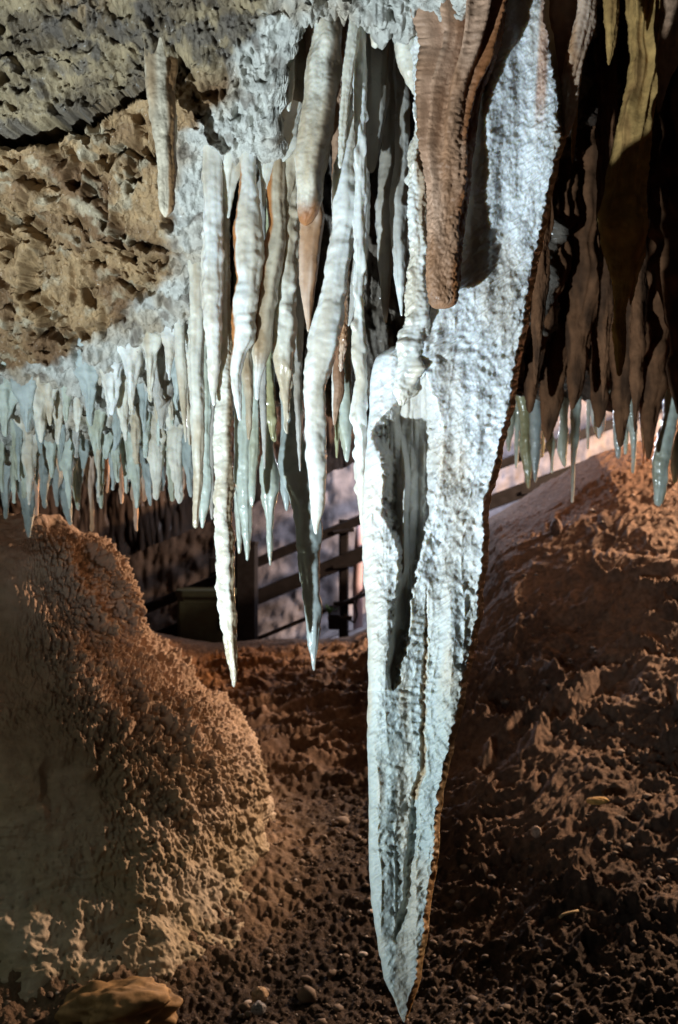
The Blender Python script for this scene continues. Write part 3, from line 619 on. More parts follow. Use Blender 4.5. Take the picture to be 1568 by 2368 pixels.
    # right spiky fringe
    fr = sst(.10, .0, np.abs(Fq - (1 - edgew)))
    X = X + (.004 * fr.ravel() * (.5 - f1) * 2).reshape(X.shape)
    # back sheet
    thick = np.clip((rb - lb) * s * .45, .006, .12)[:, None]
    fb = np.linspace(1, 0, nb)[None, 1:-1]
    arch = np.sqrt(np.clip(1 - (2 * fb - 1) ** 2, 0, 1))
    Xb = (lb[:, None] + (rb - lb)[:, None] * fb - 784) * s
    end = Yf[:, -1:] * fb + Yf[:, :1] * (1 - fb)
    Yb = end + thick * arch * 1.0 + .012
    Zb = np.repeat(((1184 - ys) * s)[:, None], nb - 2, 1)
    qb = np.stack([Xb.ravel(), Zb.ravel(), Xb.ravel() * 0 + 3], -1)
    Yb = Yb + (.02 * fbm(qb * 8, 310, 3)).reshape(Yb.shape) * np.clip(thick / .05, 0, 1)
    XX = np.hstack([X, Xb]); YY = np.hstack([Yf, Yb]); ZZ = np.hstack([Z, Zb])
    P = np.stack([XX, YY, ZZ], -1).reshape(-1, 3); nc = nf + nb - 2
    # colours
    c = mix((.66, .68, .68), (.54, .51, .46), sst(-.1, .55, fbm(np.stack([q[:, 0] * 16, q[:, 1] * 4, q[:, 2]], -1), 311, 3)))
    c = mix(c, (.56, .50, .42), (sst(.2, .6, fbm(q * 9, 312, 3)) * .6))
    low = sst(1050, 1800, PY.ravel()); c = mix(c, (.27, .315, .295), low * .9)  # lower blade darkened: lamp fall-off put into the colour
    c = mix(c, (.42, .36, .27), (sst(.05, .45, fbm(np.stack([q[:, 0] * 20, q[:, 1] * 5, q[:, 2]], -1), 334, 3)) * sst(1200, 1500, PY.ravel())) * .55)
    c = mix(c, (.60, .53, .42), (sst(60, 10, PX - lb[:, None]) * sst(1000, 1150, PY)).ravel() * (.55 - .45 * low))
    c = mix(c, (.34, .22, .10), (crack * (PY < 1850)).ravel() * .75)
    c = mix(c, (.40, .36, .29), groove.ravel() * .6)  # brown-grey tint paints the shadow lying in the groove
    c = mix(c, (.52, .25, .12), (sst(18, 6, np.abs(PX - 1262 + PY * .05)) * sst(330, 200, PY)).ravel() * .7)
    side = (re > .12).ravel(); c[side] = mix((.32, .21, .10), (.24, .18, .09), sst(-.3, .3, fbm(q[side] * 10, 313, 2)))  # right edge browned as the shaded side, shade kept in the colour
    cb = mix((.30, .20, .10), (.20, .14, .08), sst(-.3, .3, fbm(qb * 6, 314, 3)))
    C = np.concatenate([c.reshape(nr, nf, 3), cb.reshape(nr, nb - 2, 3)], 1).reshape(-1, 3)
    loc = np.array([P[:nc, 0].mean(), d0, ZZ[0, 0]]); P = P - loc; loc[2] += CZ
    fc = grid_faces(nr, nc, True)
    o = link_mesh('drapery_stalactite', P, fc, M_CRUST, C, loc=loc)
    tag(o, 'great crusted white drapery hanging from roof to floor, with shade-tinted groove and brown edge', 'stalactite')
build_drapery()

# ------------------------------------------------------------------ fringe along the left ceiling lip
ORD = ['first', 'second', 'third', 'fourth', 'fifth', 'sixth', 'seventh', 'eighth', 'ninth', 'tenth', 'eleventh', 'twelfth', 'thirteenth', 'fourteenth', 'fifteenth', 'sixteenth', 'seventeenth', 'eighteenth', 'nineteenth', 'twentieth']
ORD += ['twenty ' + x for x in ORD[:9]] + ['thirtieth'] + ['thirty ' + x for x in ORD[:9]] + ['fortieth'] + ['forty ' + x for x in ORD[:9]] + ['fiftieth'] + ['fifty ' + x for x in ORD[:9]] + ['sixtieth'] + ['sixty ' + x for x in ORD[:9]] + ['seventieth'] + ['seventy ' + x for x in ORD[:9]] + ['eightieth'] + ['eighty ' + x for x in ORD[:9]] + ['ninetieth'] + ['ninety ' + x for x in ORD[:9]] + ['one hundredth'] + ['hundred and ' + x for x in ORD[:19]]
FR = [  # SALMON entries carry the warm lamp's orange light in their colour
 ('broad pale tooth shaped', [(58, 950, 34), (60, 1030, 24), (57, 1090, 11), (56, 1130, 7), (56, 1153, 3)], 4.0, GREENISH),
 ('slim pale', [(33, 1000, 10), (33, 1080, 7), (33, 1164, 3)], 4.05, GREENISH),
 ('pale short', [(3, 1000, 12), (4, 1080, 7), (5, 1140, 3)], 4.05, GREENISH),
 ('small grey', [(82, 1030, 12), (85, 1090, 6), (86, 1122, 2.5)], 4.2, BLUE),
 ('pale cone shaped', [(115, 990, 19), (119, 1060, 9), (120, 1106, 3)], 4.05, GREENISH),
 ('pale tapering', [(157, 1000, 22), (158, 1080, 14), (160, 1130, 7), (160, 1177, 3)], 4.1, GREENISH),
 ('blue grey pointed', [(178, 1060, 15), (181, 1130, 7), (182, 1180, 3)], 4.25, BLUE),
 ('blunt blue grey lobed', [(192, 975, 26), (196, 1040, 14), (193, 1086, 3)], 4.1, BLUE),
 ('long thin', [(206, 1060, 13), (210, 1140, 6), (213, 1200, 4), (213, 1230, 2.5)], 4.35, SALMON),
 ('straight straw like pale', [(232, 1020, 9), (234, 1100, 6), (235, 1150, 5), (235, 1176, 4)], 4.05, GREENISH),
 ('slim aqua', [(260, 1035, 9), (262, 1100, 5), (262, 1134, 3)], 4.1, BLUE),
 ('pale pointed', [(268, 1020, 12), (271, 1090, 6), (272, 1116, 3)], 4.0, GREENISH),
 ('slim pale pointed', [(288, 1010, 10), (292, 1090, 6), (293, 1142, 3)], 4.1, GREENISH),
 ('short pale', [(298, 1030, 8), (299, 1109, 3)], 4.0, GREENISH),
 ('long tapering pale', [(309, 1030, 14), (313, 1110, 10), (316, 1150, 6), (316, 1176, 3)], 3.95, GREENISH),
 ('lumpy column like', [(312, 900, 15), (313, 960, 13), (314, 1010, 9), (316, 1074, 4)], 3.8, CREAM),
 ('blue grey wide rooted', [(335, 1010, 20), (343, 1110, 8), (348, 1170, 3)], 4.25, BLUE),
 ('stout white', [(358, 970, 24), (360, 1050, 18), (362, 1110, 11), (362, 1157, 4)], 3.9, CREAM),
 ('slim white', [(387, 1000, 13), (393, 1080, 9), (397, 1130, 6), (398, 1160, 4)], 3.95, GREENISH),
 ('stout cream', [(408, 980, 22), (410, 1070, 16), (413, 1130, 10), (414, 1165, 4)], 3.9, CREAM),
 ('little high hung white', [(372, 880, 9), (375, 930, 6), (376, 975, 2.5)], 3.6, CREAM),
 ('little bent white', [(387, 870, 9), (393, 930, 6), (397, 972, 2.5)], 3.6, CREAM),
 ('aqua grey', [(430, 1020, 14), (438, 1110, 8), (441, 1150, 3)], 3.9, BLUE),
 ('stubby blue grey', [(60, 1100, 20), (66, 1190, 10), (67, 1243, 3)], 4.5, BLUE),
 ('thin brownish', [(83, 1110, 10), (86, 1160, 5), (86, 1193, 3)], 4.5, SALMON),
 ('hair thin lamp-tinted', [(278, 1090, 5), (281, 1140, 3.5), (281, 1165, 2)], 4.5, SALMON),
 ('thin lamp-tinted', [(312, 1130, 7), (315, 1190, 4.5), (316, 1229, 3)], 4.5, SALMON),
 ('short lamp-tinted', [(333, 1100, 7), (334, 1140, 4.5), (334, 1160, 3)], 4.5, SALMON),
 ('tiny lamp-tinted', [(246, 1090, 6), (248, 1120, 4), (248, 1140, 2)], 4.5, SALMON),
 ('grey blunt', [(150, 1120, 15), (160, 1190, 7), (163, 1215, 3)], 4.5, BLUE),
 ('thin shaded', [(128, 1080, 14), (132, 1140, 7), (133, 1172, 3)], 4.45, BLUE),
 ('small shaded', [(15, 1100, 18), (14, 1160, 8), (14, 1200, 3)], 4.45, BLUE),
 ('little shaded', [(104, 1090, 16), (103, 1150, 6), (104, 1176, 3)], 4.4, BLUE),
 ('slim shaded', [(222, 1080, 13), (226, 1130, 6), (227, 1163, 3)], 4.4, BLUE),
 ('dim pointed', [(366, 1060, 12), (374, 1110, 7), (375, 1136, 3)], 4.4, BLUE),
 ('dim thin', [(424, 1090, 8), (421, 1130, 5), (417, 1148, 2.5)], 4.45, SALMON),
 ('half hidden grey', [(138, 1000, 12), (140, 1050, 7), (141, 1090, 2.5)], 4.2, BLUE),
 ('half hidden pale', [(338, 960, 12), (336, 1010, 8), (336, 1060, 3)], 3.85, GREENISH),
 ('half hidden cream', [(432, 900, 14), (437, 960, 9), (440, 1030, 3)], 3.5, CREAM),
 ('pale stubby', [(250, 980, 18), (246, 1030, 10), (246, 1062, 3)], 3.95, GREENISH),
 ('wavy pale', [(215, 960, 18), (218, 1010, 9), (219, 1046, 3)], 3.85, GREENISH),
 ('cream blunt', [(100, 930, 20), (97, 980, 12), (95, 1024, 4)], 3.7, CREAM),
 ('cream slender', [(140, 930, 16), (136, 980, 9), (134, 1028, 3)], 3.75, CREAM),
 ('cream pointed', [(185, 900, 20), (180, 950, 10), (178, 1000, 3)], 3.65, CREAM),
 ('whitish conical', [(280, 880, 22), (285, 950, 13), (290, 1020, 3)], 3.6, CREAM),
 ('smooth white conical', [(262, 860, 16), (262, 910, 12), (258, 960, 3)], 3.5, WHITE),
 ('cream hooked', [(452, 800, 16), (447, 860, 12), (443, 905, 4)], 3.2, CREAM),
]
rng = np.random.default_rng(77)
KIND = [('narrow', BLUE), ('pale narrow', GREENISH), ('dull', BLUE), ('cream thin', CREAM), ('dusky', GREY), ('milky', GREENISH)]
for k in range(32):
    x = rng.uniform(-8, 470); top = interp(x, [(0, 1040), (120, 1030), (250, 980), (350, 930), (470, 900)]); L = rng.uniform(45, 165) * (1.0 if rng.random() < .75 else 1.35)
    wd = rng.uniform(6, 19); ti = top - 30 + L
    FR.append((KIND[k % 6][0], [(x, top - 40, wd * 1.3), (x + rng.normal(0, 2), top - 40 + (L + 10) * .45, wd * .8), (x + rng.normal(0, 3), top - 40 + (L + 10) * .75, wd * .38), (x + rng.normal(0, 3), ti, rng.uniform(1.8, 3.2))], rng.uniform(interp(x, [(0, 3.95), (200, 3.85), (300, 3.6), (470, 3.25)]), 4.4), KIND[k % 6][1]))
for x, tp, wd, tip, dd, pal_ in [(8, 870, 36, 1010, 3.5, GREENISH), (60, 850, 40, 1000, 3.45, BLUE), (112, 840, 30, 985, 3.4, CREAM), (150, 820, 34, 975, 3.35, GREENISH), (205, 800, 38, 985, 3.3, BLUE),
                          (248, 790, 30, 965, 3.2, WHITE), (300, 760, 34, 960, 3.1, WHITE), (345, 740, 30, 930, 3.05, CREAM), (388, 720, 26, 880, 3.0, WHITE), (330, 850, 24, 1000, 3.3, BLUE), (395, 830, 30, 985, 3.2, GREENISH), (442, 720, 26, 880, 2.9, WHITE), (90, 900, 30, 1050, 3.6, BLUE), (225, 880, 30, 1040, 3.5, GREENISH)]:
    FR.append(('broad drape like', [(x, tp, wd), (x + 2, tp + .3 * (tip - tp), wd * .78), (x + 4, tp + .52 * (tip - tp), wd * .44), (x + 3, tp + .78 * (tip - tp), wd * .22), (x + 4, tip, wd * .08)], 4.2 - (3.5 - interp(tp, [(700, 2.86), (800, 3.02), (870, 3.14), (900, 3.2)]) - .07) / .62, pal_))
FR.sort(key=lambda e: e[1][-1][0])
for i, (adj, pts, d, pal) in enumerate(FR):
    d = 3.5 - (4.2 - d) * .62
    tip = (.36, .18, .10)
    stal('%s stalactite, %s tip from the left in the left lip fringe' % (adj, ORD[i]), pts, d, pal, 'stalactites fringing the left ceiling lip', ripple=.08, lumps=.36, res=2.4, flare=1.1 if 'drape' in adj else 2.6, knob=.006, mtl=M_FRINGE)

# ------------------------------------------------------------------ fringe and dark columns at the right
FD = [
 ('pale stubby', [(1178, 950, 15), (1178, 1000, 9), (1177, 1045, 3)], 4.6, GREENISH),
 ('thin straight', [(1198, 960, 8), (1195, 1040, 5), (1194, 1084, 3)], 4.6, GREENISH),
 ('plump olive spindle', [(1214, 960, 12), (1218, 1040, 15), (1220, 1090, 9), (1222, 1130, 3)], 4.5, OLIVE),
 ('speckled grey', [(1240, 920, 11), (1240, 980, 14), (1240, 1040, 12), (1238, 1090, 6), (1238, 1116, 2.5)], 4.45, BLUE),
 ('tiny pale', [(1254, 1000, 5), (1255, 1030, 4), (1255, 1058, 2)], 4.7, GREENISH),
 ('bulbous pale', [(1274, 985, 4), (1274, 1030, 12), (1276, 1055, 5), (1276, 1095, 3)], 4.6, GREENISH),
 ('pale blunt', [(1303, 975, 9), (1300, 1040, 12), (1306, 1080, 4)], 4.6, GREENISH),
 ('long needle thin', [(1332, 930, 13), (1329, 1010, 10), (1326, 1060, 6), (1325, 1110, 4), (1323, 1163, 3)], 4.5, GREENISH),
 ('white straw', [(1362, 920, 5), (1360, 980, 4), (1359, 1040, 3)], 4.5, WHITE),
 ('broad white', [(1382, 940, 20), (1385, 980, 15), (1385, 1015, 5)], 4.6, WHITE),
 ('short pinkish tipped', [(1428, 1010, 9), (1430, 1040, 7), (1430, 1062, 4)], 4.6, BLUE),
 ('pale tailed', [(1458, 950, 15), (1464, 1010, 9), (1466, 1060, 5), (1464, 1095, 3)], 4.5, GREENISH),
 ('small pale', [(1446, 1000, 9), (1447, 1030, 6), (1446, 1052, 3)], 4.55, GREENISH),
 ('slim pinkish', [(1486, 980, 7), (1489, 1040, 4), (1487, 1074, 2)], 4.6, SALMON),
 ('little pinkish', [(1494, 1010, 6), (1497, 1045, 4), (1497, 1068, 3)], 4.65, SALMON),
 ('thick pale blunt', [(1552, 960, 18), (1540, 1010, 20), (1531, 1060, 19), (1526, 1110, 16), (1524, 1150, 13), (1523, 1171, 9)], 4.0, GREENISH),
 ('pale rounded', [(1564, 1040, 14), (1562, 1080, 11), (1560, 1119, 5)], 4.1, GREENISH),
]
FD.sort(key=lambda e: e[1][-1][0])
for i, (adj, pts, d, pal) in enumerate(FD):
    stal('%s stalactite, %s from left in the fringe right of the drapery' % (adj, ORD[i]), pts, d, pal, 'stalactites fringing the dark vault at the right', ripple=.05, lumps=.14, res=2.4)
GD = 'dark columns in shade at the right'
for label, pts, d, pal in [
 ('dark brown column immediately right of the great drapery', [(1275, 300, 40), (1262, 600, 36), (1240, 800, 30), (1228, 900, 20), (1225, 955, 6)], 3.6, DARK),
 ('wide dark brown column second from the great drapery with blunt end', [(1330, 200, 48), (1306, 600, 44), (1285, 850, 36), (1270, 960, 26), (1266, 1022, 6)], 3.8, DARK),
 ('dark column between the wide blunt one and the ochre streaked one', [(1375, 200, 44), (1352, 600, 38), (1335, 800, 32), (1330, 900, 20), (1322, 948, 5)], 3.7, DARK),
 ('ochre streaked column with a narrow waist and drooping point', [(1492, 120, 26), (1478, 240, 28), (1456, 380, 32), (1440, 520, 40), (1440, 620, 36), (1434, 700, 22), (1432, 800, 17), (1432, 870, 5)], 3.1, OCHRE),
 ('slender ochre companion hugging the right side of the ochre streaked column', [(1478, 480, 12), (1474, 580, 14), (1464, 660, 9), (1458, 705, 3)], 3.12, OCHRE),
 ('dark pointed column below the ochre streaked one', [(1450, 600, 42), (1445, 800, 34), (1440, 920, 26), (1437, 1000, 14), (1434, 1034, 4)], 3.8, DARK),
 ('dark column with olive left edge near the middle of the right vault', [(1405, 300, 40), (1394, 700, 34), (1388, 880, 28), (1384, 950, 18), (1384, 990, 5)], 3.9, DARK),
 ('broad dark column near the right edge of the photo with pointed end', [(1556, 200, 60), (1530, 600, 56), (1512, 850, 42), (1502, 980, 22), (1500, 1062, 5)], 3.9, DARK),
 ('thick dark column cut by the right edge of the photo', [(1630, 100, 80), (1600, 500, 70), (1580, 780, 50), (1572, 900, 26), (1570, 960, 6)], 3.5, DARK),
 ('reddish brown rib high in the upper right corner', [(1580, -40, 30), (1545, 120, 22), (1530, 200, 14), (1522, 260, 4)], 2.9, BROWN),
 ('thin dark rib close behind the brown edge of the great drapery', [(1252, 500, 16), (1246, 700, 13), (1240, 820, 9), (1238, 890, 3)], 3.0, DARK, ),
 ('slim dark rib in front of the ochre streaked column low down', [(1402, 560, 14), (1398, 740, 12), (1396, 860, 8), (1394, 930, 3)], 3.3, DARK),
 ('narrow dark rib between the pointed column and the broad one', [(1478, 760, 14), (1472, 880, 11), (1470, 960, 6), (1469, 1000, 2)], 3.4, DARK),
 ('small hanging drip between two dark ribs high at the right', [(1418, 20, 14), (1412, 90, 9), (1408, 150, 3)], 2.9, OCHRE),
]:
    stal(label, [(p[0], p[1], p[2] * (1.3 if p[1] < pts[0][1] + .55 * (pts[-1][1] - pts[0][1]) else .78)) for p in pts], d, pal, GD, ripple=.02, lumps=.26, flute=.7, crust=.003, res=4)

# ------------------------------------------------------------------ walkway, railing, cabinet
def box(a, b, w, h, n=1):
    """bar between two points with a rectangular section, as verts/faces with chamfered corners"""
    a = np.array(a, float); b = np.array(b, float); t = b - a; t /= np.linalg.norm(t)
    up = np.array([0, 0, 1.0]) if abs(t[2]) < .9 else np.array([0, 1.0, 0])
    sd = np.cross(t, up); sd /= np.linalg.norm(sd); up = np.cross(sd, t)
    c = min(w, h) * .18; ring = []
    for (i, j) in [(-1, -1), (1, -1), (1, 1), (-1, 1)]:
        ring += [(i * (w / 2 - (c if i * j < 0 else 0)), j * (h / 2 - (0 if i * j < 0 else c))), (i * (w / 2 - (0 if i * j < 0 else c)), j * (h / 2 - (c if i * j < 0 else 0)))] if True else []
    ang = sorted(ring, key=lambda p: math.atan2(p[1], p[0])); m = len(ang)
    v = [p + sd * x + up * y for p in (a, b) for x, y in ang]
    f = [(i, (i + 1) % m, m + (i + 1) % m, m + i) for i in range(m)] + [tuple(range(m))[::-1], tuple(range(m, 2 * m))]
    return v, f
def bars(name, lst, mt, parent=None, origin=(0, 0, 0)):
    V = []; Fc = []
    for v, f in lst:
        k = len(V); V += [np.asarray(p) - origin for p in v]; Fc += [tuple(i + k for i in q) for q in f]
    o = link_mesh(name, V, Fc, mt, smooth=False, parent=parent)
    return o
def tube(pts, r, seg=10):
    pts = [np.array(p, float) for p in pts]; V = []; Fc = []
    for i, p in enumerate(pts):
        t = pts[min(i + 1, len(pts) - 1)] - pts[max(i - 1, 0)]; t /= np.linalg.norm(t)
        up = np.array([0, 1.0, 0]) if abs(t[1]) < .9 else np.array([1.0, 0, 0])
        a = np.cross(t, up); a /= np.linalg.norm(a); b = np.cross(t, a)
        V += [p + r * (math.cos(k * 2 * math.pi / seg) * a + math.sin(k * 2 * math.pi / seg) * b) for k in range(seg)]
    for i in range(len(pts) - 1):
        Fc += [(i * seg + k, i * seg + (k + 1) % seg, (i + 1) * seg + (k + 1) % seg, (i + 1) * seg + k) for k in range(seg)]
    Fc += [tuple(range(seg))[::-1], tuple(range((len(pts) - 1) * seg, len(pts) * seg))]
    return V, Fc
RY = 8.6
def rz(x): return -.055 + .415 * (x - .21) - .018 * np.maximum(0, x - .3) ** 2
def build_walkway():
    # ramp of rough concrete and the lit wall behind it
    nx, ny = 420, 80
    x = np.linspace(-4.5, 5.0, nx); v = np.linspace(0, 1, ny)
    X, V = np.meshgrid(x, v)
    Y = np.interp(V, [0, .04, .30, .36, 1], [8.55, 8.58, 9.75, 9.80, 10.0]) 
    Zr = rz(X) - .98
    Z = np.interp(V, [0, .04, .30, .36, 1], [-.35, 0, .02, .12, 1.55]) + Zr
    q = np.stack([X.ravel(), Y.ravel(), Z.ravel()], -1)
    d = .08 * fbm(q * 2.2, 401, 4) + .05 * ridged(q * 6, 402, 4) + .015 * fbm(q * 26, 406, 2)
    q = q + np.stack([d * 0, -d, d * .3], -1)
    c = mix((.28, .275, .30), (.20, .20, .22), sst(-.2, .3, fbm(q * 4, 403, 3)))
    rockw = sst(.33, .42, V.ravel() + .05 * fbm(q * 5, 404, 2))
    c = mix(c, mix((.045, .033, .026), (.16, .155, .17), sst(-1.25, -.55, q[:, 0] + .3 * fbm(q * 3, 405, 3))), rockw)  # wall colour darkened at the left for its unlit part
    c = mix(c, np.array([.06, .055, .06]), sst(.05, .45, fbm(q * np.array([3, 3, 1.4]), 407, 4)) * .5)
    q[:, 2] += CZ
    o = link_mesh('path', q, grid_faces(ny, nx), M_CONC, c)
    tag(o, 'pale concrete walkway ramp climbing to the right behind the stalactites', 'path', kind='structure')
build_walkway()
def build_railing():
    root = bpy.data.objects.new('railing', None); COL.objects.link(root)
    org = np.array([-.9, RY, CZ + rz(-.9) - 1.0]); root.location = org
    tag(root, 'dark metal walkway railing with sloping rails and posts behind the stalactites', 'railing')
    xs = np.linspace(-2.6, 4.0, 23)
    def line(dz): return [np.array([x, RY, CZ + rz(x) + dz]) for x in xs]
    def chain(L, w, h): return [box(L[i], L[i + 1], w, h) for i in range(len(L) - 1)]
    bars('top_rail', chain(line(0), .06, .085), M_STEEL, root, org)
    bars('middle_rail', chain(line(-.30), .05, .125), M_STEEL, root, org)
    v, f = tube(line(-.66), .018); link_mesh('cable', np.array(v) - org, f, M_CABLE, parent=root)
    for px in (795, 1228):
        x = (px - 784) / F * RY
        p = link_mesh('post', np.array(box((x, RY + .05, CZ + rz(x) - 1.1), (x, RY + .05, CZ + rz(x) + .06), .085, .085)[0]) - org, box((0, 0, 0), (0, 0, 1), 1, 1)[1], M_STEEL, smooth=False, parent=root)
        for dz in (-.0, -.30, -.62):
            link_mesh('bracket', np.array(box((x - .09, RY + .0, CZ + rz(x) + dz - .05), (x + .09, RY + .0, CZ + rz(x) + dz - .03), .10, .03)[0]) - org, box((0, 0, 0), (0, 0, 1), 1, 1)[1], M_STEEL, smooth=False, parent=p)
build_railing()
def build_pillar():
    x = (570 - 784) / F * 8.45
    o = np.array([x, 8.45, CZ - 1.2])
    root = bpy.data.objects.new('post', None); COL.objects.link(root); root.name = 'steel_post'; root.location = o
    tag(root, 'tall wide black steel post beside the green cabinet on the walkway', 'post')
    bars('shaft', [box((x, 8.45, CZ - 1.25), (x, 8.45, CZ + (1184 - 1258) / F * 8.45), .19, .12)], M_STEEL, root, o)
    bars('cap', [box((x, 8.45, CZ + (1184 - 1258) / F * 8.45), (x, 8.45, CZ + (1184 - 1252) / F * 8.45), .21, .14)], M_STEEL, root, o)
build_pillar()
def build_cabinet():
    d = 8.3; x0 = (415 - 784) / F * d; x1 = (540 - 784) / F * d; zt = CZ + (1184 - 1362) / F * d; zb = CZ - 1.25
    xm = (x0 + x1) / 2; org = np.array([xm, d, zb])
    root = bpy.data.objects.new('electrical_cabinet', None); COL.objects.link(root); root.location = org
    tag(root, 'dull green metal cabinet standing at the foot of the walkway behind the very long stalactite', 'cabinet')
    bars('body', [box((xm, d, zb), (xm, d, zt - .05), x1 - x0, .34)], M_BOX, root, org)
    bars('lid', [box((xm, d, zt - .05), (xm, d, zt), x1 - x0 + .03, .37)], M_BOX, root, org)
    dr = bars('door', [box((xm, d - .182, zb + .05), (xm, d - .182, zt - .09), x1 - x0 - .06, .02)], M_BOX, root, org)
    bars('handle', [box((xm + .13, d - .20, zt - .32), (xm + .13, d - .20, zt - .22), .02, .02)], M_STEEL, dr, org)
    x = (492 - 784) / F * 8.7
    o = bars('slim_post', [box((x, 8.75, CZ - 1.2), (x, 8.75, CZ + (1184 - 1290) / F * 8.75), .07, .07)], M_STEEL)
    tag(o, 'slim dark post rising behind the green cabinet', 'post')
build_cabinet()
def build_pipe():
    d = 8.95; x = (828 - 784) / F * d
    z0 = CZ - 1.05; z1 = CZ + (1184 - 1215) / F * d
    v, f = tube([(x, d, z0), (x - .005, d, z0 + .4), (x + .01, d, z1 - .2), (x + .03, d, z1)], .045, 12)
    org = np.array([x, d, z0])
    o = link_mesh('pipe', np.array(v) - org, f, M_PIPE, loc=org); tag(o, 'upright pinkish pipe behind the railing post left of the great drapery', 'pipe')
    pts = [at(842, 1362, 8.5), at(828, 1378, 8.5), at(822, 1400, 8.5), at(826, 1422, 8.5), at(820, 1440, 8.5), at(806, 1432, 8.5), at(796, 1420, 8.5)]
    v, f = tube(pts, .011, 8); o = link_mesh('hanging_cable', np.array(v) - pts[0], f, M_CABLE, loc=pts[0])
    tag(o, 'thin black cable looping down beside the railing post', 'cable')
    # small floodlight box at the post foot and a tuft of green growth fed by it
    c = at(778, 1424, 8.45)
    root = bpy.data.objects.new('floodlight', None); COL.objects.link(root); root.location = c
    tag(root, 'small black floodlight fixed low on the railing post', 'floodlight')
    bars('housing', [box(c + [-.02, -.05, -.05], c + [-.02, .06, .02], .10, .16)], M_STEEL, root, c)
    bars('bracket', [box(c + [0, 0, -.02], c + [.13, .04, -.02], .03, .03)], M_STEEL, root, c)
    rng = np.random.default_rng(5); V = []; Fc = []
    b = at(763, 1420, 8.4)
    for k in range(22):
        a = rng.uniform(0, 6.28); l = rng.uniform(.05, .10); t = np.array([math.cos(a) * .45, math.sin(a) * .45, rng.uniform(.3, 1)]); t /= np.linalg.norm(t)
        sdv = np.cross(t, (0, 0, 1.0)); sdv /= np.linalg.norm(sdv); nn = np.cross(sdv, t)
        i = len(V); V += [rng.normal(0, .008, 3), t * l * .5 + sdv * .012 + nn * .004, t * l, t * l * .5 - sdv * .012 + nn * .004]; Fc.append((i, i + 1, i + 2, i + 3))
    o = link_mesh('fern', V, Fc, M_LEAF, loc=b); tag(o, 'tiny tuft of green fern beside the railing post', 'plant')
build_pipe()

# ------------------------------------------------------------------ stones
def ico(sub=2):
    t = (1 + 5 ** .5) / 2
    v = [(-1, t, 0), (1, t, 0), (-1, -t, 0), (1, -t, 0), (0, -1, t), (0, 1, t), (0, -1, -t), (0, 1, -t), (t, 0, -1), (t, 0, 1), (-t, 0, -1), (-t, 0, 1)]
    f = [(0, 11, 5), (0, 5, 1), (0, 1, 7), (0, 7, 10), (0, 10, 11), (1, 5, 9), (5, 11, 4), (11, 10, 2), (10, 7, 6), (7, 1, 8), (3, 9, 4), (3, 4, 2), (3, 2, 6), (3, 6, 8), (3, 8, 9), (4, 9, 5), (2, 4, 11), (6, 2, 10), (8, 6, 7), (9, 8, 1)]
    v = [np.array(p) / np.linalg.norm(p) for p in v]
    for _ in range(sub):
        nf = []; cache = {}
        def mid(a, b):
            k = (min(a, b), max(a, b))
            if k not in cache:
                p = v[a] + v[b]; v.append(p / np.linalg.norm(p)); cache[k] = len(v) - 1
            return cache[k]
        for a, b, c in f:
            x, y, z = mid(a, b), mid(b, c), mid(c, a); nf += [(a, x, z), (b, y, x), (c, z, y), (x, y, z)]
        f = nf
    return np.array(v), np.array(f)
IV0, IF0 = ico(1); IV3, IF3 = ico(4)
def build_gravel():
    rng = np.random.default_rng(11); V = []; Fc = []; C = []
    n = 0
    while n < 4200:
        Y = 2.6 * math.exp(rng.uniform(0, .95)); u = rng.uniform(-.40, .42); x = u * Y
        if x < -.40 and math.hypot(x + 1.38, Y - 4.4) < 1.05: continue
        if Y > 5.0 and x < .4: continue
        r = .0028 + .016 * rng.random() ** 6
        if rng.random() < .02: r *= 1.8
        s = np.array([rng.uniform(.8, 1.4), rng.uniform(.8, 1.4), rng.uniform(.55, .9)]) * r
        a = rng.uniform(0, 6.28); R = np.array([[math.cos(a), -math.sin(a), 0], [math.sin(a), math.cos(a), 0], [0, 0, 1]])
        p = (IV0 * (1 + rng.uniform(-.22, .22, (len(IV0), 1)))) * s @ R.T
        z = float(ground_z(np.array([x]), np.array([Y]))[0])
        z += .09 * float(fbm(np.array([[x * .9, Y * .9, 0.0]]), 101, 3)[0])
        p = p + [x, Y, z + CZ + r * .35 + .006]
        k = n * len(IV0); V.append(p); Fc.append(IF0 + k)
        t = rng.random(); c = np.array([.07, .055, .046]) * (1 - t) + np.array([.19, .155, .13]) * t
        if rng.random() < .06: c = np.array([.42, .40, .40])
        C.append(np.repeat(c[None], len(IV0), 0)); n += 1
    o = link_mesh('gravel', np.vstack(V), np.vstack(Fc), M_PEBBLE, np.vstack(C))
    tag(o, 'loose dark gravel and pebbles scattered over the trodden floor', 'gravel', kind='stuff')
build_gravel()
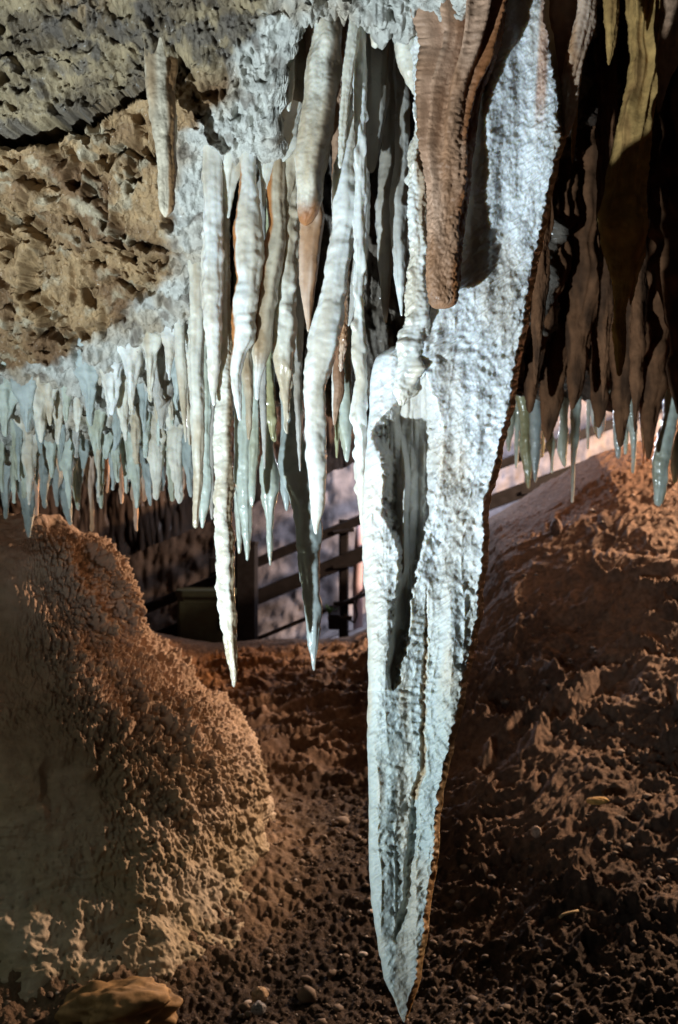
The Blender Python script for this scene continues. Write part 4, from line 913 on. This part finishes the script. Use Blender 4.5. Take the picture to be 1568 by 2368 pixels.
def stone(label, px, py, d, size, col, seed, name='stone', cat='stone', sq=(1, 1, 1), rot=0, group=None, sharp=.25):
    c = at(px, py, d)
    x, Y = c[0], c[1]
    p = IV3.copy()
    p = p * (1 + sharp * fbm(IV3 * 1.6 + seed, seed, 3)[:, None] + .05 * fbm(IV3 * 7 + seed, seed + 1, 2)[:, None])
    p = p * np.array(sq) * size
    ca, sa = math.cos(rot), math.sin(rot); p = p @ np.array([[ca, sa, 0], [-sa, ca, 0], [0, 0, 1]])
    cc = mix(col, np.array(col) * .6, sst(-.2, .5, fbm(IV3 * 4 + seed, seed + 2, 3)))
    o = link_mesh(name, p, IF3, M_PEBBLE, cc, loc=c); tag(o, label, cat, group)
    return o
stone('flat yellowish stone lying on the dark hollow at the right', 1381, 1851, 4.2, .040, (.48, .30, .09), 3, sq=(1.15, .6, .40))
stone('small round pale pebble right of the great drapery, below the yellowish stone', 1240, 1924, 4.15, .025, (.42, .32, .25), 5, sq=(.9, .8, 1), sharp=.15)
stone('brown boulder with an orange right face in the bottom left corner', 275, 2335, 3.22, .135, (.33, .22, .11), 8, name='boulder', cat='boulder', sq=(1.25, .8, .62), rot=.2, sharp=.5)
stone('dark knob of rock standing on the right slope below the fringe', 1286, 1222, 6.6, .05, (.10, .06, .045), 12, sq=(.8, .8, 1.3))
stone('speckled pebble in the gravel below the mound, topmost of the small heap', 600, 2300, 3.4, .027, (.40, .30, .20), 14, sq=(1, .9, .9))
stone('bluish grey pebble below the speckled one in the gravel', 598, 2332, 3.33, .024, (.28, .30, .34), 15, sq=(1, .9, .9))
stone('pale angular pebble alone on the gravel left of the drapery tip', 540, 2142, 3.8, .015, (.44, .36, .28), 16, sq=(.8, .8, 1))
def build_twig():
    pts = [at(1294, 2122, 3.62), at(1302, 2115, 3.63), at(1313, 2111, 3.64), at(1323, 2109, 3.65), at(1337, 2106, 3.66)]
    v, f = tube(pts, .0052, 8); o = link_mesh('twig', np.array(v) - pts[0], f, M_TWIG, loc=pts[0])
    tag(o, 'short pale bent twig lying on the dark earth at the lower right', 'twig')
build_twig()
